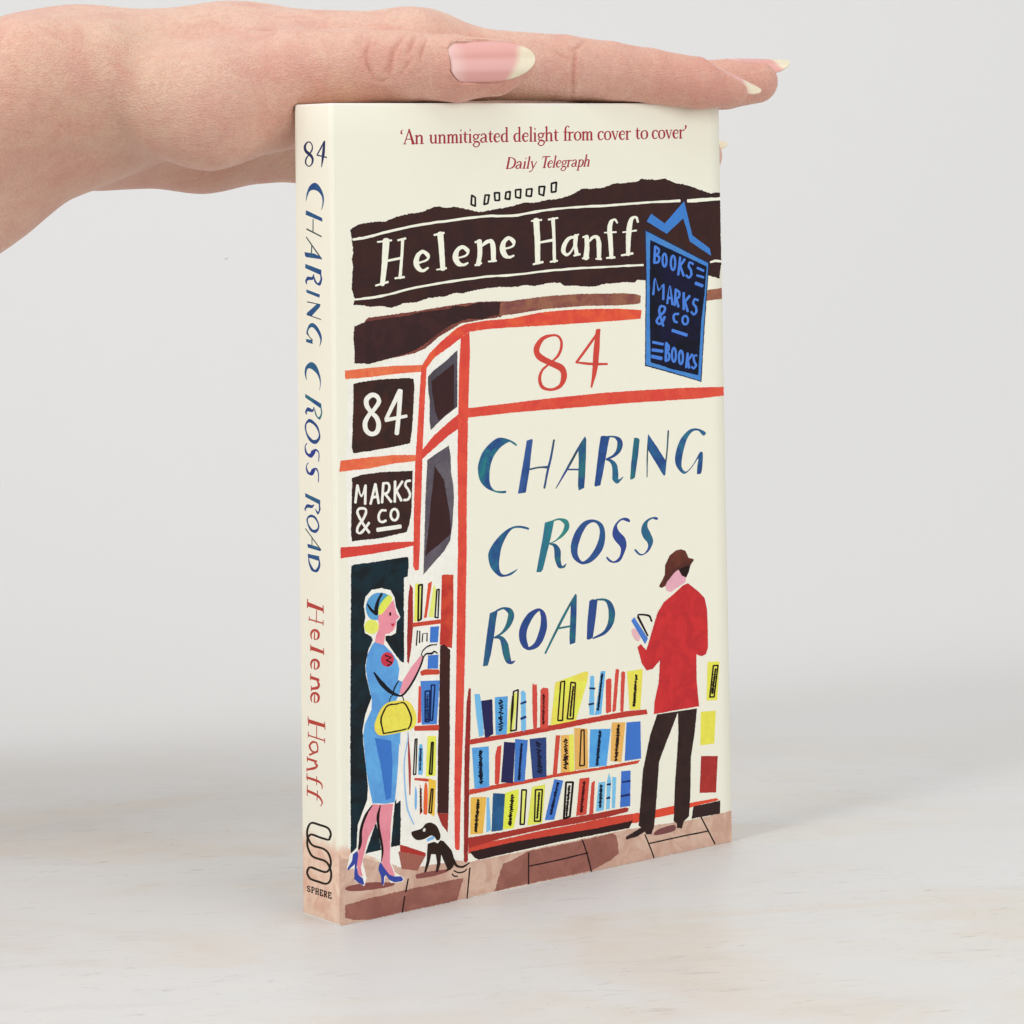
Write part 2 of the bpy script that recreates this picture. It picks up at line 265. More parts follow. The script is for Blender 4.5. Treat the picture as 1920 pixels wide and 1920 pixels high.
ART = """0/0/0/1/0/20:30 1557 0 127 80 -93 305 -77 307 -9 375 -145 483 -92 177 168 805 -187 1354 -363 1319 -6 1647 6 2126 6 2204 -93 1042 8 397 18 0 -819 -2746 0 -2115 0 -2571 26 -3362 -26 -986 0 -841 0 0 53
0/0/2/3/0/20:162 473 717 44 1039 19 1793 -3 -207 -522 -1647 1 -986 -6 -341 48 -372 109
0/0/2/4/0/25:4954 674 278 41 533 141 1746 -5 980 24 149 -72 59 -239 17 -232 -239 -125 -687 -180 -2041 18 -529 3 -554 -20 116 312
0/0/5/-1/1/12:168 860 136 52 580 -19 689 -124 -71 -78 -621 21 -545 64
0/0/5/-1/1/12:2272 773 54 90 762 -27 142 -66 -428 -43 -460 15
0/0/6/-1/1/12:9919 651 178 81 444 37 132 -53 -47 -110 -400 -27 -264 15
1/0/7/-1/1/5:2004 793 45 -14 -75 -298 -74 -298
1/0/7/-1/1/5:1893 388 45 -13 -76 -367 -76 -367
1/0/7/-1/1/5:3883 750 47 -11 -96 -729 -96 -729
1/0/7/-1/1/5:5742 812 44 -7 -15 -770 -15 -770
1/0/7/-1/1/5:5782 463 -8 35 930 -2 929 -1 987 25 986 24
1/0/7/-1/1/5:7490 865 43 4 140 -363 141 -364 146 -490 147 -492
1/0/7/-1/1/5:9591 663 44 6 146 -304 146 -304 155 -345 155 -346
1/0/7/-1/1/5:9765 393 -9 37 995 8 995 8 1056 -9 1056 -9
1/0/7/-1/1/5:11551 806 43 10 471 -773 471 -773
0/1/8/-1/0/30:414 13005 761 293 1455 446 1292 306 26 -2376 -113 -6617 -136 -4079 -1754 53 -1689 786 98 3683 8 3846 -41 1548
0/1/9/10/0/22:545 16705 226 114 313 43 279 22 210 -14 318 102 284 65 534 46 361 123 181 10 144 -41 327 17 292 -51 476 -99 445 49 600 76 417 90 303 -16 421 67 385 22 389 83 393 160 392 -7 316 24 359 101 360 1 483 47 123 66 486 -45 328 36 367 -125 412 -69 414 -117 459 -128 148 38 161 -19 0 -1863 -79 -453 -368 92 -2246 -41 -282 26 -102 -73 -360 29 -320 -18 -317 -3 -434 -59 -313 21 -272 32 -348 5 -153 90 -269 10 -345 -32 -267 -34 -189 37 -490 -40 -374 29 -371 -15 -444 -41 -367 -58 -292 12 -291 -76 -504 -8 -359 -101 -355 1 -389 -98 -315 56 -348 -7 -207 46 -276 26 43 140 -89 260 21 255 22 340 -33 115 54 169 -31 229 -32 201
1/1/11/-1/1/12:616 16427 -12 58 503 62 500 63 529 100 528 99 883 135 887 137 1077 103 1080 103 1106 78 1111 75 819 -10 818 -7 957 100 952 102 949 69 954 68 1183 22 1185 20 803 29 801 29 794 31 796 29 993 12 994 19
1/1/11/-1/1/12:11483 17138 -6 82 397 8 396 20 771 31 778 19
1/1/11/-1/1/12:645 14967 -7 55 802 53 796 55 1061 172 1060 170 1074 104 1079 104 1106 74 1108 79 818 15 819 14 1138 63 1137 64 1154 35 1158 30 1189 4 1189 5 899 5 899 5
1/1/11/-1/1/5:12263 15490 -16 43 185 18 195 44 202 -16 209 -29
1/1/12/-1/0/5:4240 17454 36 41 109 -61 109 -61
1/1/12/-1/0/5:4336 17414 62 -1 -4 -221 -3 -221
1/1/12/-1/0/5:4376 17215 -25 -45 -128 47 -128 47
1/1/12/-1/0/5:4267 17237 -63 4 22 235 23 236
1/1/12/-1/0/5:4683 17441 -2 50 130 4 130 4
1/1/12/-1/0/5:4781 17475 62 -10 -52 -212 -52 -212
1/1/12/-1/0/5:4751 17282 18 -49 -119 -27 -119 -27
1/1/12/-1/0/5:4672 17227 -62 7 41 236 41 236
1/1/12/-1/0/5:4980 17495 1 50 156 -3 156 -3
1/1/12/-1/0/5:5105 17518 64 -2 -3 -193 -4 -193
1/1/12/-1/0/5:5134 17349 -1 -50 -138 3 -138 3
1/1/12/-1/0/5:5027 17328 -63 -2 -15 193 -15 193
1/1/12/-1/0/5:5358 17503 -8 50 132 12 131 12
1/1/12/-1/0/5:5454 17543 63 -5 -23 -193 -22 -194
1/1/12/-1/0/5:5468 17372 -9 -50 -142 18 -143 18
1/1/12/-1/0/5:5352 17361 -62 8 33 163 32 163
1/1/12/-1/0/5:5659 17557 -7 50 170 11 170 12
1/1/12/-1/0/5:5793 17595 65 -3 -15 -223 -16 -224
1/1/12/-1/0/5:5816 17395 -12 -50 -150 24 -150 24
1/1/12/-1/0/5:5692 17394 -64 0 -5 188 -5 188
1/1/12/-1/0/5:6018 17565 -6 51 178 12 178 11
1/1/12/-1/0/5:6161 17605 64 -6 -30 -194 -30 -195
1/1/12/-1/0/5:6167 17433 -8 -50 -163 18 -163 18
1/1/12/-1/0/5:6032 17424 -64 4 15 164 15 164
1/1/12/-1/0/5:6424 17623 -3 51 184 6 184 6
1/1/12/-1/0/5:6574 17658 65 -7 -43 -239 -43 -240
1/1/12/-1/0/5:6576 17439 -25 -47 -144 47 -144 47
1/1/12/-1/0/5:6452 17462 -65 1 3 186 3 187
1/1/12/-1/0/5:6837 17701 -14 50 163 28 162 28
1/1/12/-1/0/5:6960 17756 65 -4 -24 -241 -24 -241
1/1/12/-1/0/5:6965 17538 7 -51 -143 -12 -142 -12
1/1/12/-1/0/5:6859 17500 -66 1 4 226 5 226
0/1/13/14/0/20:874 14388 161 146 1223 76 1335 123 878 50 934 -27 -263 -384 -1266 -109 -730 -314 -394 -261 -368 -103 -687 -81 -279 42
0/1/9/15/0/22:625 14351 289 68 119 34 479 36 725 39 244 55 368 27 618 29 208 77 333 -41 463 97 677 -28 62 -128 -67 -176 -256 -39 -339 -69 -462 38 -251 -55 -376 -116 -332 -166 -332 -199 -328 -164 -528 -120 -443 -74 -478 -71 -406 39 16 275 -35 326
0/1/16/17/0/15:5116 14732 375 29 1137 72 1003 13 1576 -43 400 -41 180 -60 -24 -183 -162 -24 -639 -3 -1181 36 -1159 -25 -1138 -89 -411 -20
0/1/18/19/0/12:12153 14771 498 32 0 -293 -568 -28
0/1/20/21/0/12:328 13282 689 25 798 11 849 -28 -23 -167 -830 -8 -798 -35 -669 -9
0/1/20/22/0/12:180 11115 805 19 796 -2 665 -51 -23 -149 -645 -6 -797 -67 -844 -14
0/1/23/24/0/12:146 9029 513 -21 1040 1 615 -44 16 -102 -634 -53 -696 -32 -858 -15
0/1/23/25/0/12:2622 13216 -47 -426 -74 -818 -96 -979 -56 -980 -39 -1135 -15 -522 61 -110 106 9 39 461 27 626 43 652 60 1212 52 753 52 656 51 618
0/1/23/26/0/12:2643 13281 230 285 374 278 460 294 293 102 631 55 851 18 866 106 877 30 889 -12 902 -33 787 -69 -38 -227 -755 -17 -1350 -7 -1319 -6 -863 8 -766 -7 -611 -44 -651 -367 -415 -210 -250 -251 -164 -57
0/1/23/-1/0/12:2610 11191 352 320 457 299 356 208 57 -336 -418 -203 -374 -238 -413 -265 -41 3
0/1/23/27/0/12:3849 13894 -58 -678 -28 -664 -34 -863 -35 -795 4 -996 -28 -1388 -40 -908 -37 -1157 -35 -1142 -58 -1254 -42 -1423 -4 -1321 51 -61 93 -1 62 1353 90 1419 60 1257 56 1141 38 1160 39 911 24 1391 39 995 37 997 33 665 59 999 -13 510
0/1/23/28/0/12:4027 12128 1416 42 1298 43 1777 26 1367 -15 1399 -26 1367 -59 0 -234 -901 -27 -1410 26 -1377 18 -1347 -5 -1316 8 -862 -1 -1415 -29
0/1/29/30/0/12:2822 12990 167 139 373 211 378 262 -24 -1414 -376 -207 -457 -316 -36 283 15 461 -45 267
0/1/31/-1/0/12:2923 12868 707 407 -19 -1113 -479 -283 -99 222 -93 535
0/1/29/32/0/12:2769 10932 350 171 312 142 57 -269 2 -398 68 -336 15 -333 -34 -328 -30 -328 -45 -227 -26 -138 -185 -243 -326 -256 -326 -268 16 299 36 714 39 850
0/1/31/-1/0/12:2991 10766 281 -369 76 -403 76 -403 49 -484 -69 -101 -291 -174 -361 -196 -94 -91 80 450 69 486 47 423 68 390
0/1/33/34/0/15:446 8536 69 36 829 17 699 22 106 -16 15 -159 -40 -310 -106 -17 -17 -625 -4 -711 -11 -724 -70 -6 -253 -2604 41 -780 129 56 -9 -590 -29 -490 -278 2 -317 -24 -433 -16 -207 87 -221 3 27 2789 19 940 38 1957
0/1/35/36/0/15:578 12944 197 36 635 28 803 -15 161 -26 29 -199 -42 -623 -47 -423 -66 -340 -464 -48 -797 -54 -433 -16 -46 132 62 1030
0/1/35/37/0/15:506 10670 315 56 555 20 942 -42 -18 -359 -38 -652 -65 -288 -84 -188 -761 -76 -868 1 -28 196 35 834
2/2/8/-1/1/5:1395 12464 -130 21 -101 187 -55 84 -211 44 -81 13 -184 -118 -96 -66 -3 -191 -2 -101 139 -178 95 -149 153 -145 175 -150 54 -154 84 -214 -45 -137 -79 -212 -103 -24 -239 -49 -95 77 -195 139 -19 142 -31 218 90 152 128 189 176 152 185 150
1/2/8/-1/1/5:1902 12726 128 -61 -216 -351 -237 -340 -202 -331 -208 -327
1/2/8/-1/1/5:1525 11951 -22 97 641 70 646 52
1/2/8/-1/1/5:1902 12703 144 -15 -44 -519 -52 -523 -76 -524 -77 -526
1/2/8/-1/1/5:632 10059 -74 14 65 415 65 414
1/2/8/-1/1/5:624 10474 72 12 150 -293 79 -243 165 266 94 230
1/2/8/-1/1/5:867 10464 74 -8 -23 -451 -22 -451
1/2/8/-1/1/5:1076 9985 -73 21 153 473 153 473
1/2/8/-1/1/5:1156 10466 74 5 92 -478 92 -479
1/2/8/-1/1/5:1106 10115 -18 62 158 19 159 19
1/2/8/-1/1/5:1422 9993 -75 10 47 477 47 477
1/2/8/-1/1/5:1434 10434 -6 62 114 -3 166 -19 23 -89 53 -146 -49 -89 -74 -128 -103 -17 -137 -28
1/2/8/-1/1/5:1437 10202 61 33 196 -228 196 -228
1/2/8/-1/1/5:1801 9978 -76 8 20 504 20 503
1/2/8/-1/1/5:1972 10487 63 -39 -216 -243 -216 -244
1/2/8/-1/1/5:1782 10243 68 23 148 -257 149 -258
1/2/8/-1/1/5:2243 10495 6 -62 -135 -12 -92 -2 -55 -124 -29 -66 83 -114 75 -95 54 -120 64 -151 -47 -86 -78 -133 -108 -1 -150 -10
1/2/8/-1/1/5:1027 9320 -59 -33 -114 137 -118 142 -172 256 -175 261 -53 119 -61 149 37 49 83 101 127 -11 187 -16 17 -50 59 -119 -76 -143 -86 -165 -161 -181 -158 -177 -22 -153 -21 -101 148 -51 47 -13 152 114 127 100 114 120 111 117
1/2/8/-1/1/5:1503 9830 -4 -61 -161 3 -117 8 -98 -125 -64 -87 22 -154 13 -109 134 -59 63 -24 115 33 85 28
1/2/8/-1/1/5:1236 9298 -16 98 707 23 706 23
2/2/8/-1/1/5:1825 9667 76 -7 -14 -56 -19 -78 -31 -35 -53 -58 -31 -8 -81 -18 -31 13 -80 33 -30 41 -51 67 -11 58 -16 81 13 56 19 77 31 35 52 58 31 8 81 19 31 -13 81 -33 30 -41 51 -67
2/3/38/-1/1/5:7128 13578 -88 4 -110 217 -76 169 -250 54 -187 36 -343 -59 -271 -81 -252 -247 -148 -209 76 -282 46 -134 378 -200 313 -166 354 -157 411 -173 65 -142 120 -280 -63 -205 -167 -261 -242 -95 -331 -89 -261 73 -347 80 -82 194 -109 260 75 199 116 233 262 173 286 172 284 190 249 191
1/3/38/-1/1/5:8334 13905 58 -34 -364 -368 -350 -378 -442 -444 -450 -440
1/3/38/-1/1/5:7539 13057 7 47 543 -82 542 -61 519 -23 513 -35
1/3/38/-1/1/5:8228 13879 152 -17 -92 -556 -47 -561 -45 -479 -83 -483 -67 -428 -174 -414
1/4/11/-1/1/6:1498 16421 211 -17 -32 -528 -69 -529 -58 -555 -95 -554
1/4/11/-1/1/6:1342 16356 -6 45 435 29 435 29
1/4/11/-1/1/6:1276 15288 -15 44 384 72 382 79
1/4/11/-1/1/6:2058 16430 92 -7 -33 -454 -42 -455 -68 -504 -50 -507
1/4/11/-1/1/6:1960 16380 -13 45 242 39 240 46
1/4/11/-1/1/6:1857 15443 -7 45 284 17 283 25
1/4/11/-1/1/6:1593 15874 -12 53 481 61 479 68
1/4/11/-1/1/6:2507 15801 -6 46 170 16 160 15 199 67 169 61 44 138 -16 52 -201 122 -100 78 -212 -107 -94 -73 -87 -223 -32 -160 118 -179 51 -109 187 -46 72 -47 165 83 150 47
1/4/11/-1/1/6:3162 16531 189 8 46 -425 27 -428 37 -466 18 -470
1/4/11/-1/1/6:3069 16478 -12 53 317 45 316 44
1/4/11/-1/1/6:3132 15614 -8 45 303 24 302 32
1/4/11/-1/1/6:3724 15887 -5 46 204 16 195 15 183 62 148 55 44 144 -14 55 -214 115 -112 73 -219 -100 -102 -68 -91 -210 -22 -142 121 -195 51 -109 214 -29 95 -53 156 58 139 31
1/4/11/-1/1/6:4394 16313 164 4 22 -308 3 -322 -58 -277 -60 -292
1/4/11/-1/1/6:4351 16257 -20 52 166 38 166 38
1/4/11/-1/1/6:4342 15679 -22 51 206 50 207 51
1/4/11/-1/1/6:4534 16145 -32 30 203 93 179 146 72 6 216 14 18 -100 95 -183 16 -343 -3 -354
1/4/11/-1/1/6:4757 15760 -6 46 253 9 252 17
1/4/11/-1/1/6:5214 16068 -6 47 201 17 191 15 171 66 132 55 33 149 -30 60 -210 106 -87 68 -209 -115 -95 -78 -82 -210 -15 -147 111 -199 47 -130 198 -48 73 -54 157 55 136 28
1/4/11/-1/1/6:6215 16794 199 4 36 -562 17 -567 9 -536 -12 -540
1/4/11/-1/1/6:6155 16751 -5 47 338 21 338 21
1/4/11/-1/1/6:6198 15643 -13 46 326 47 323 55
1/4/11/-1/1/6:6803 16818 121 2 32 -530 12 -532 -2 -576 7 -578
1/4/11/-1/1/6:6714 16774 -10 46 318 36 318 37
1/4/11/-1/1/6:6752 15685 -8 47 244 17 242 25
1/4/11/-1/1/6:6425 16187 -12 55 435 45 431 60
1/4/11/-1/1/6:7584 16362 14 -63 -239 -34 -188 -42 -187 -181 -121 -155 -34 -202 -28 -133 173 -111 40 -56 169 101 116 51 148 212 143 205
1/4/11/-1/1/6:7544 16367 142 -15 -24 -246 -33 -231 48 -258 46 -244
1/4/11/-1/1/6:7482 16304 -19 37 237 67 238 67
1/4/11/-1/1/6:7540 15820 -13 47 215 30 212 37
1/4/11/-1/1/6:7898 16330 144 2 -2 -290 18 -301 -53 -268 -34 -282
1/4/11/-1/1/6:7850 16289 -18 46 162 36 162 36
1/4/11/-1/1/6:7824 15737 -7 47 219 15 219 15
1/4/11/-1/1/6:8030 16153 -32 21 172 109 148 155 70 -1 216 8 31 -129 96 -200 2 -387 -18 -397
1/4/11/-1/1/6:8266 15719 3 39 190 -22 192 -5
1/4/11/-1/1/6:9044 16667 -53 -24 -95 102 -66 73 -187 -46 -56 -45 -92 -225 -32 -180 31 -377 20 -367 27 -371 6 -373
1/4/11/-1/1/6:8570 16387 -2 40 410 3 409 11
1/4/11/-1/1/6:8629 15721 -4 48 289 5 289 13
1/4/11/-1/1/6:9764 16663 -71 -15 -73 148 -50 110 -220 -26 -73 -35 -126 -221 -49 -186 -42 -343 -50 -326 2 -412 -40 -407
1/4/11/-1/1/6:9199 16380 -6 40 479 36 478 44
1/4/11/-1/1/6:9141 15768 -12 55 400 39 398 47
0/5/39/40/1/5:5583 11087 -52 63 -191 98 -233 67 -191 -14 -235 -131 -214 -201 -120 -259 -14 -199 59 -221 165 -181 209 -109 210 -68 191 -21 54 26 -21 32 -159 8 -180 32 -114 101 -50 138 3 201 35 198 99 210 184 188 171 96 150 48 106 -50 106 -63
0/5/39/41/0/5:5897 11182 173 35 25 -49 -65 -351 -50 -372 -70 -296 -64 -278 -125 -7 -133 -2 110 473 116 481
1/5/42/43/1/4:6754 11141 64 -13 -123 -466 -114 -470 -94 -264 -91 -266 -123 -468 -135 -464
1/5/42/43/1/4:5975 10424 -12 44 322 28 328 28 278 -30 286 -6
1/5/42/43/1/4:7793 11139 37 -20 -230 -252 -202 -266 -363 -469 -363 -469 -386 -515 -425 -495
1/5/42/43/1/4:7187 10327 1 45 397 -31 397 -31
0/5/39/44/0/5:7812 11160 43 -86 -19 -394 -37 -513 -43 -340 -183 -50 -24 136 39 614 -5 275 103 182
0/5/39/45/0/5:8337 11112 67 18 247 -35 -60 -178 -110 -424 -98 -372 -84 -270 -168 -20 -33 37 88 475 76 443
1/5/39/44/1/4:8583 11074 1 41 196 -24 210 -19 102 -87 203 -67 10 -84 84 -166 -34 -143 -86 -195 -128 -129 -217 -123 -235 -79 -264 -56
1/5/39/46/1/4:8509 10486 12 36 119 -61 172 -30 69 -111 174 -144 15 -188 44 -232 0 -165 -7 -146 149 -113 -39 -18 138 73 91 13 80 76 104 48
0/5/39/44/0/5:9467 10979 23 21 115 -17 56 -53 -67 -418 -115 -549 -81 -42 -87 -5 38 388 66 396
1/5/47/48/1/4:9949 11046 27 -3 -58 -521 -35 -523 -15 -585 -33 -583
1/5/47/48/1/4:10630 11104 60 -7 -55 -542 -64 -542 -56 -329 -56 -330
0/5/39/49/0/5:9963 11059 304 -370 270 -354 41 -38 -49 -348 -36 -29 -46 35 -505 688 -11 229
0/5/39/50/1/5:11966 10973 3 -63 -72 -30 -75 50 -93 86 -142 19 -143 -61 -146 -166 -124 -292 -65 -260 3 -159 96 -111 118 14 193 153 220 276 72 30 51 -48 -11 -248 -54 -262 -95 -28 -59 13 17 221 33 175 -223 -214 -240 -149 -163 57 -160 189 -30 214 88 276 146 219 240 178 214 47 213 -38
0/5/39/51/1/5:5934 8943 -57 48 -256 61 -257 -14 -290 -124 -273 -213 -162 -210 -19 -173 75 -233 171 -180 157 -84 255 5 161 59 104 85 -168 -54 -224 -52 -142 64 -51 181 26 223 68 245 164 261 179 147 224 12 225 -56 64 -21
0/5/52/53/0/5:6446 9054 311 48 -123 -447 -121 -345 -155 -442 -67 -57 -145 15 70 284 140 520
1/5/54/55/1/4:6731 9059 -15 41 187 16 207 25 141 -97 252 -66 20 -73 73 -192 -80 -154 -157 -181 -200 -161 -266 -128 -224 -71 -237 -63
1/5/39/44/1/4:6579 8489 6 25 128 -68 196 -28 30 -124 161 -176 20 -225 4 -235 114 -210 29 -152 190 -13 53 -21 71 83 83 44
2/5/56/57/1/5:8069 8989 -14 -70 -344 -27 -226 -66 -292 -240 -182 -230 -150 -347 -129 -294 68 -306 1 -213 299 -192 145 -169 370 54 233 102 320 266 227 248 96 335 118 264 -77 299 -13 226
0/5/58/59/1/5:9288 8849 -60 62 -136 33 -171 -36 -172 -140 -72 -201 64 -162 166 -171 48 -108 -54 -177 -172 -99 -134 52 -106 88 -28 -36 99 -101 168 -50 204 40 158 218 62 176 -54 187 -183 173 -72 136 42 87 138 66 169 -55 68 -19
0/5/60/61/1/5:10252 8828 -96 42 -208 -15 -209 -112 -80 -189 71 -189 135 -144 14 -132 -123 -132 -138 1 -135 117 -51 18 -11 -38 128 -117 137 -31 208 76 142 170 27 128 -89 192 -93 165 31 129 139 60 121 -37 52 1
0/5/39/62/0/5:4643 6953 254 60 -68 -293 -71 -391 -102 -413 -99 -262 -157 2 70 407 87 463
1/5/39/44/1/4:4878 6967 -26 49 194 37 220 43 129 -100 250 -67 17 -71 93 -192 -65 -196 -121 -235 -148 -189 -240 -168 -254 -108 -288 -80
1/5/63/44/1/4:4776 6309 -4 25 157 -45 222 12 52 -139 196 -190 53 -248 65 -267 101 -217 38 -175 185 -58 18 -41 106 64 105 11
2/5/39/64/1/5:6181 6905 22 -76 -328 -96 -193 -140 -251 -295 -178 -263 -43 -287 -30 -208 114 -243 38 -177 224 -101 43 -72 323 80 184 103 217 327 152 288 26 302 49 246 -85 214 -18 163
1/5/65/66/1/4:7396 7133 39 -22 -222 -253 -198 -265 -344 -445 -331 -449 -458 -675 -482 -663
0/5/39/44/0/5:7426 7151 32 -59 -21 -535 -53 -658 -182 -30 -12 205 34 379 29 456
1/5/67/44/1/4:6805 6304 -9 46 428 8 427 13
0/5/39/68/0/5:7869 6907 85 42 190 -33 -66 -430 -111 -527 -135 -41 -72 27 32 444
1/5/39/44/1/4:8105 6897 -2 46 255 -34 279 -23 104 -117 229 -125 42 -209 117 -273 -34 -251 -80 -304 -154 -205 -259 -213 -361 -125 -413 -84
1/6/69/-1/1/0:2331 19153 33 -9 -153 -363 -154 -363
1/6/69/-1/1/0:2315 19142 47 12 110 -363 144 -356
1/6/69/-1/1/0:2236 18890 0 23 170 2 169 2
1/6/69/-1/1/0:2157 18775 0 20 93 1 92 1
1/6/69/-1/1/0:2404 18778 0 19 124 1 123 2
1/6/69/-1/1/0:2541 18995 60 0 -5 -205 -2 -206
1/6/69/-1/1/0:2525 18972 -7 22 57 9 55 15
1/6/69/-1/1/0:2518 18779 0 20 106 1 105 1
1/6/69/-1/1/0:2597 18943 -17 15 63 36 70 54 33 -19 90 -23 0 -42 17 -70 -2 -127 -3 -128
1/6/69/-1/1/0:2673 18781 0 19 112 1 112 2
1/6/69/-1/1/0:2984 19002 57 -1 -4 -150 -1 -143 52 -67 15 -39 76 12 40 -3 49 42 44 36
1/6/69/-1/1/0:3128 19003 57 0 -5 -202 -1 -203
1/6/69/-1/1/0:2961 18987 0 19 57 0 57 0
1/6/69/-1/1/0:3105 18988 -1 19 57 1 58 1
1/6/69/-1/1/0:3152 18787 3 27 58 0 57 -8
1/6/69/-1/1/0:3255 19004 57 0 -5 -206 -1 -207
1/6/69/-1/1/0:3241 18982 -7 21 53 9 51 14
1/6/69/-1/1/0:3234 18787 0 19 98 1 98 1
1/6/69/-1/1/0:3309 18953 -17 13 58 36 64 55 28 -19 87 -25 1 -43 14 -69 -2 -128 -2 -129
1/6/69/-1/1/0:3379 18789 -1 19 104 0 105 1
1/6/69/-1/1/0:3527 19007 58 0 -5 -207 -2 -208
1/6/69/-1/1/0:3513 18985 -7 21 53 9 51 14
1/6/69/-1/1/0:3506 18790 0 19 99 1 99 1
1/6/69/-1/1/0:3582 18956 -19 12 52 37 54 55 15 -12 89 -32 1 -180 5 -190
1/6/69/-1/1/0:3710 18957 -19 13 52 37 54 54 15 -12 89 -32 1 -180 5 -190
1/6/69/-1/1/0:3634 18791 0 19 99 1 99 1
1/6/69/-1/1/0:3762 18792 0 19 99 1 99 1
1/6/69/-1/1/0:3911 19011 58 0 -5 -208 -1 -208
1/6/69/-1/1/0:3897 18989 -7 21 54 9 52 15
1/6/69/-1/1/0:3887 18793 0 19 105 1 105 1
1/6/69/-1/1/0:3939 19085 0 55 9 0 9 1
1/6/69/-1/1/0:4066 19092 21 0 -20 -79 17 -80 -5 -161 -1 -156 53 -62 4 -28 64 28 42 5
1/6/69/-1/1/0:4016 19001 0 22 141 1 141 2
1/6/69/-1/1/0:4204 19015 59 -1 -5 -209 -2 -208
1/6/69/-1/1/0:4190 18992 -7 21 54 9 52 15
1/6/69/-1/1/0:4180 18796 0 19 106 1 106 1
1/6/69/-1/1/0:4232 19089 0 55 9 0 9 0
1/6/69/-1/1/0:4408 19027 16 -21 -77 -34 -54 -36 -10 -71 -3 -29 92 -48 48 -42 87 43 43 36 2 77 0 37 -79 33 -50 33
1/6/69/-1/1/0:4479 18984 -9 21 68 13 63 24
1/6/69/-1/1/0:4365 18903 21 -14 -40 -48 -26 -31 57 -47 36 -10 85 -9 92 -8 32 -24 60 -66 -33 -59 -64 -78 -74 -7 -103 -13 -39 34 -77 61 45 63 75 74
1/6/69/-1/1/0:4697 18975 63 -2 -2 -146 -4 -132 80 -29 27 -14
1/6/69/-1/1/0:4599 18970 -37 28 41 40 67 38 43 -12 86 -9 16 -44 42 -55
1/6/69/-1/1/0:4718 18946 7 -21 -127 -28 -111 -34 -50 -70 -11 -35 67 -54 21 -31 74 13 45 1 48 34 41 31
1/6/69/-1/1/0:4862 19101 21 0 -20 -79 18 -80 -5 -163 -1 -157 54 -61 4 -29 65 27 43 5
1/6/69/-1/1/0:4812 19009 0 23 143 2 143 1
1/6/69/-1/1/0:5007 18929 0 19 162 6 148 6 1 77 -23 37 -82 30 -37 24 -95 -54 -49 -49 -22 -95 -5 -65 52 -79 23 -57 84 -14 34 -17 72 47 68 33
1/6/69/-1/1/0:5393 19012 -12 -17 -74 26 -56 19 -96 -47 -50 -46 -20 -95 -6 -65 53 -85 22 -65 82 -1 37 -7 55 38 48 31
1/6/69/-1/1/0:5374 19180 57 0 -10 -359 -4 -359
1/6/69/-1/1/0:5396 18807 0 28 60 5 60 -4
1/6/69/-1/1/0:5358 19161 -7 19 55 13 53 16
1/6/69/-1/1/0:5803 19017 -12 -17 -75 26 -57 18 -96 -48 -50 -45 -21 -95 -6 -66 54 -86 22 -65 83 0 37 -8 55 38 49 32
1/6/69/-1/1/0:5784 19185 57 0 -10 -360 -3 -361
1/6/69/-1/1/0:5806 18811 0 28 60 4 60 -4
1/6/69/-1/1/0:5768 19166 -8 19 55 13 54 16
1/6/69/-1/1/0:5923 18937 0 20 164 6 151 6 2 78 -23 37 -83 31 -38 24 -97 -55 -51 -48 -22 -95 -5 -66 52 -80 24 -58 86 -14 35 -17 73 47 68 33
1/6/69/-1/1/0:6157 19189 57 0 -11 -366 -4 -367
1/6/69/-1/1/0:6137 19168 -7 19 59 13 57 15
1/6/69/-1/1/0:6127 18813 0 19 109 0 109 1
1/6/69/-1/1/0:6286 19036 61 0 -6 -212 -3 -213
1/6/69/-1/1/0:6271 19013 -7 22 56 10 54 15
1/6/69/-1/1/0:6261 18813 -1 20 109 1 110 1
1/6/69/-1/1/0:6315 19112 0 56 10 0 9 0
1/6/69/-1/1/0:6497 19049 17 -22 -79 -35 -56 -36 -11 -72 -4 -29 95 -49 50 -43 91 43 45 36 2 79 0 38 -82 34 -51 34
1/6/69/-1/1/0:6571 19005 -9 21 70 13 65 24
1/6/69/-1/1/0:6452 18922 23 -14 -41 -48 -28 -31 59 -49 38 -11 88 -9 95 -8 34 -24 62 -67 -35 -60 -66 -80 -77 -7 -107 -13 -40 34 -79 62 47 64 77 76
1/6/69/-1/1/0:6670 19195 57 0 -11 -368 -3 -369
1/6/69/-1/1/0:6653 19173 -8 19 56 13 55 16
1/6/69/-1/1/0:6642 18816 0 20 105 1 104 1
1/6/69/-1/1/0:6722 18987 -18 13 62 37 69 57 30 -20 92 -26 1 -44 15 -71 -3 -132 -3 -133
1/6/69/-1/1/0:6796 18817 0 20 110 1 110 1
1/6/69/-1/1/0:6987 19124 22 0 -21 -81 18 -82 -5 -165 -1 -160 56 -63 4 -29 67 28 45 5
1/6/69/-1/1/0:6935 19030 0 23 148 2 148 1
1/6/69/-1/1/0:7459 19193 -33 -26 -66 28 -30 32 -82 -44 -41 -40 -24 -90 -4 -74 -5 -250 -5 -248
1/6/69/-1/1/0:7258 19039 0 23 145 1 145 1
1/6/69/-1/1/0:7259 18827 0 20 122 1 122 0
1/6/69/-1/1/0:7428 19052 61 0 -7 -214 -3 -215
1/6/69/-1/1/0:7413 19029 -8 22 56 10 55 15
1/6/69/-1/1/0:7405 18828 0 19 116 0 116 1
1/6/69/-1/1/0:7484 18989 -18 9 43 41 45 54 50 -13 72 13
1/6/69/-1/1/0:7719 19071 15 -20 -93 -41 -67 -44 -34 -82 -6 -58 36 -92 10 -71 96 -30 50 -30 99 42 61 42 34 82 6 59 -36 92 -9 71 -89 29 -58 31
1/6/69/-1/1/0:7886 19056 61 -1 -7 -216 -2 -215
1/6/69/-1/1/0:7871 19032 -8 22 56 10 55 15
1/6/69/-1/1/0:7863 18830 0 20 104 1 104 0
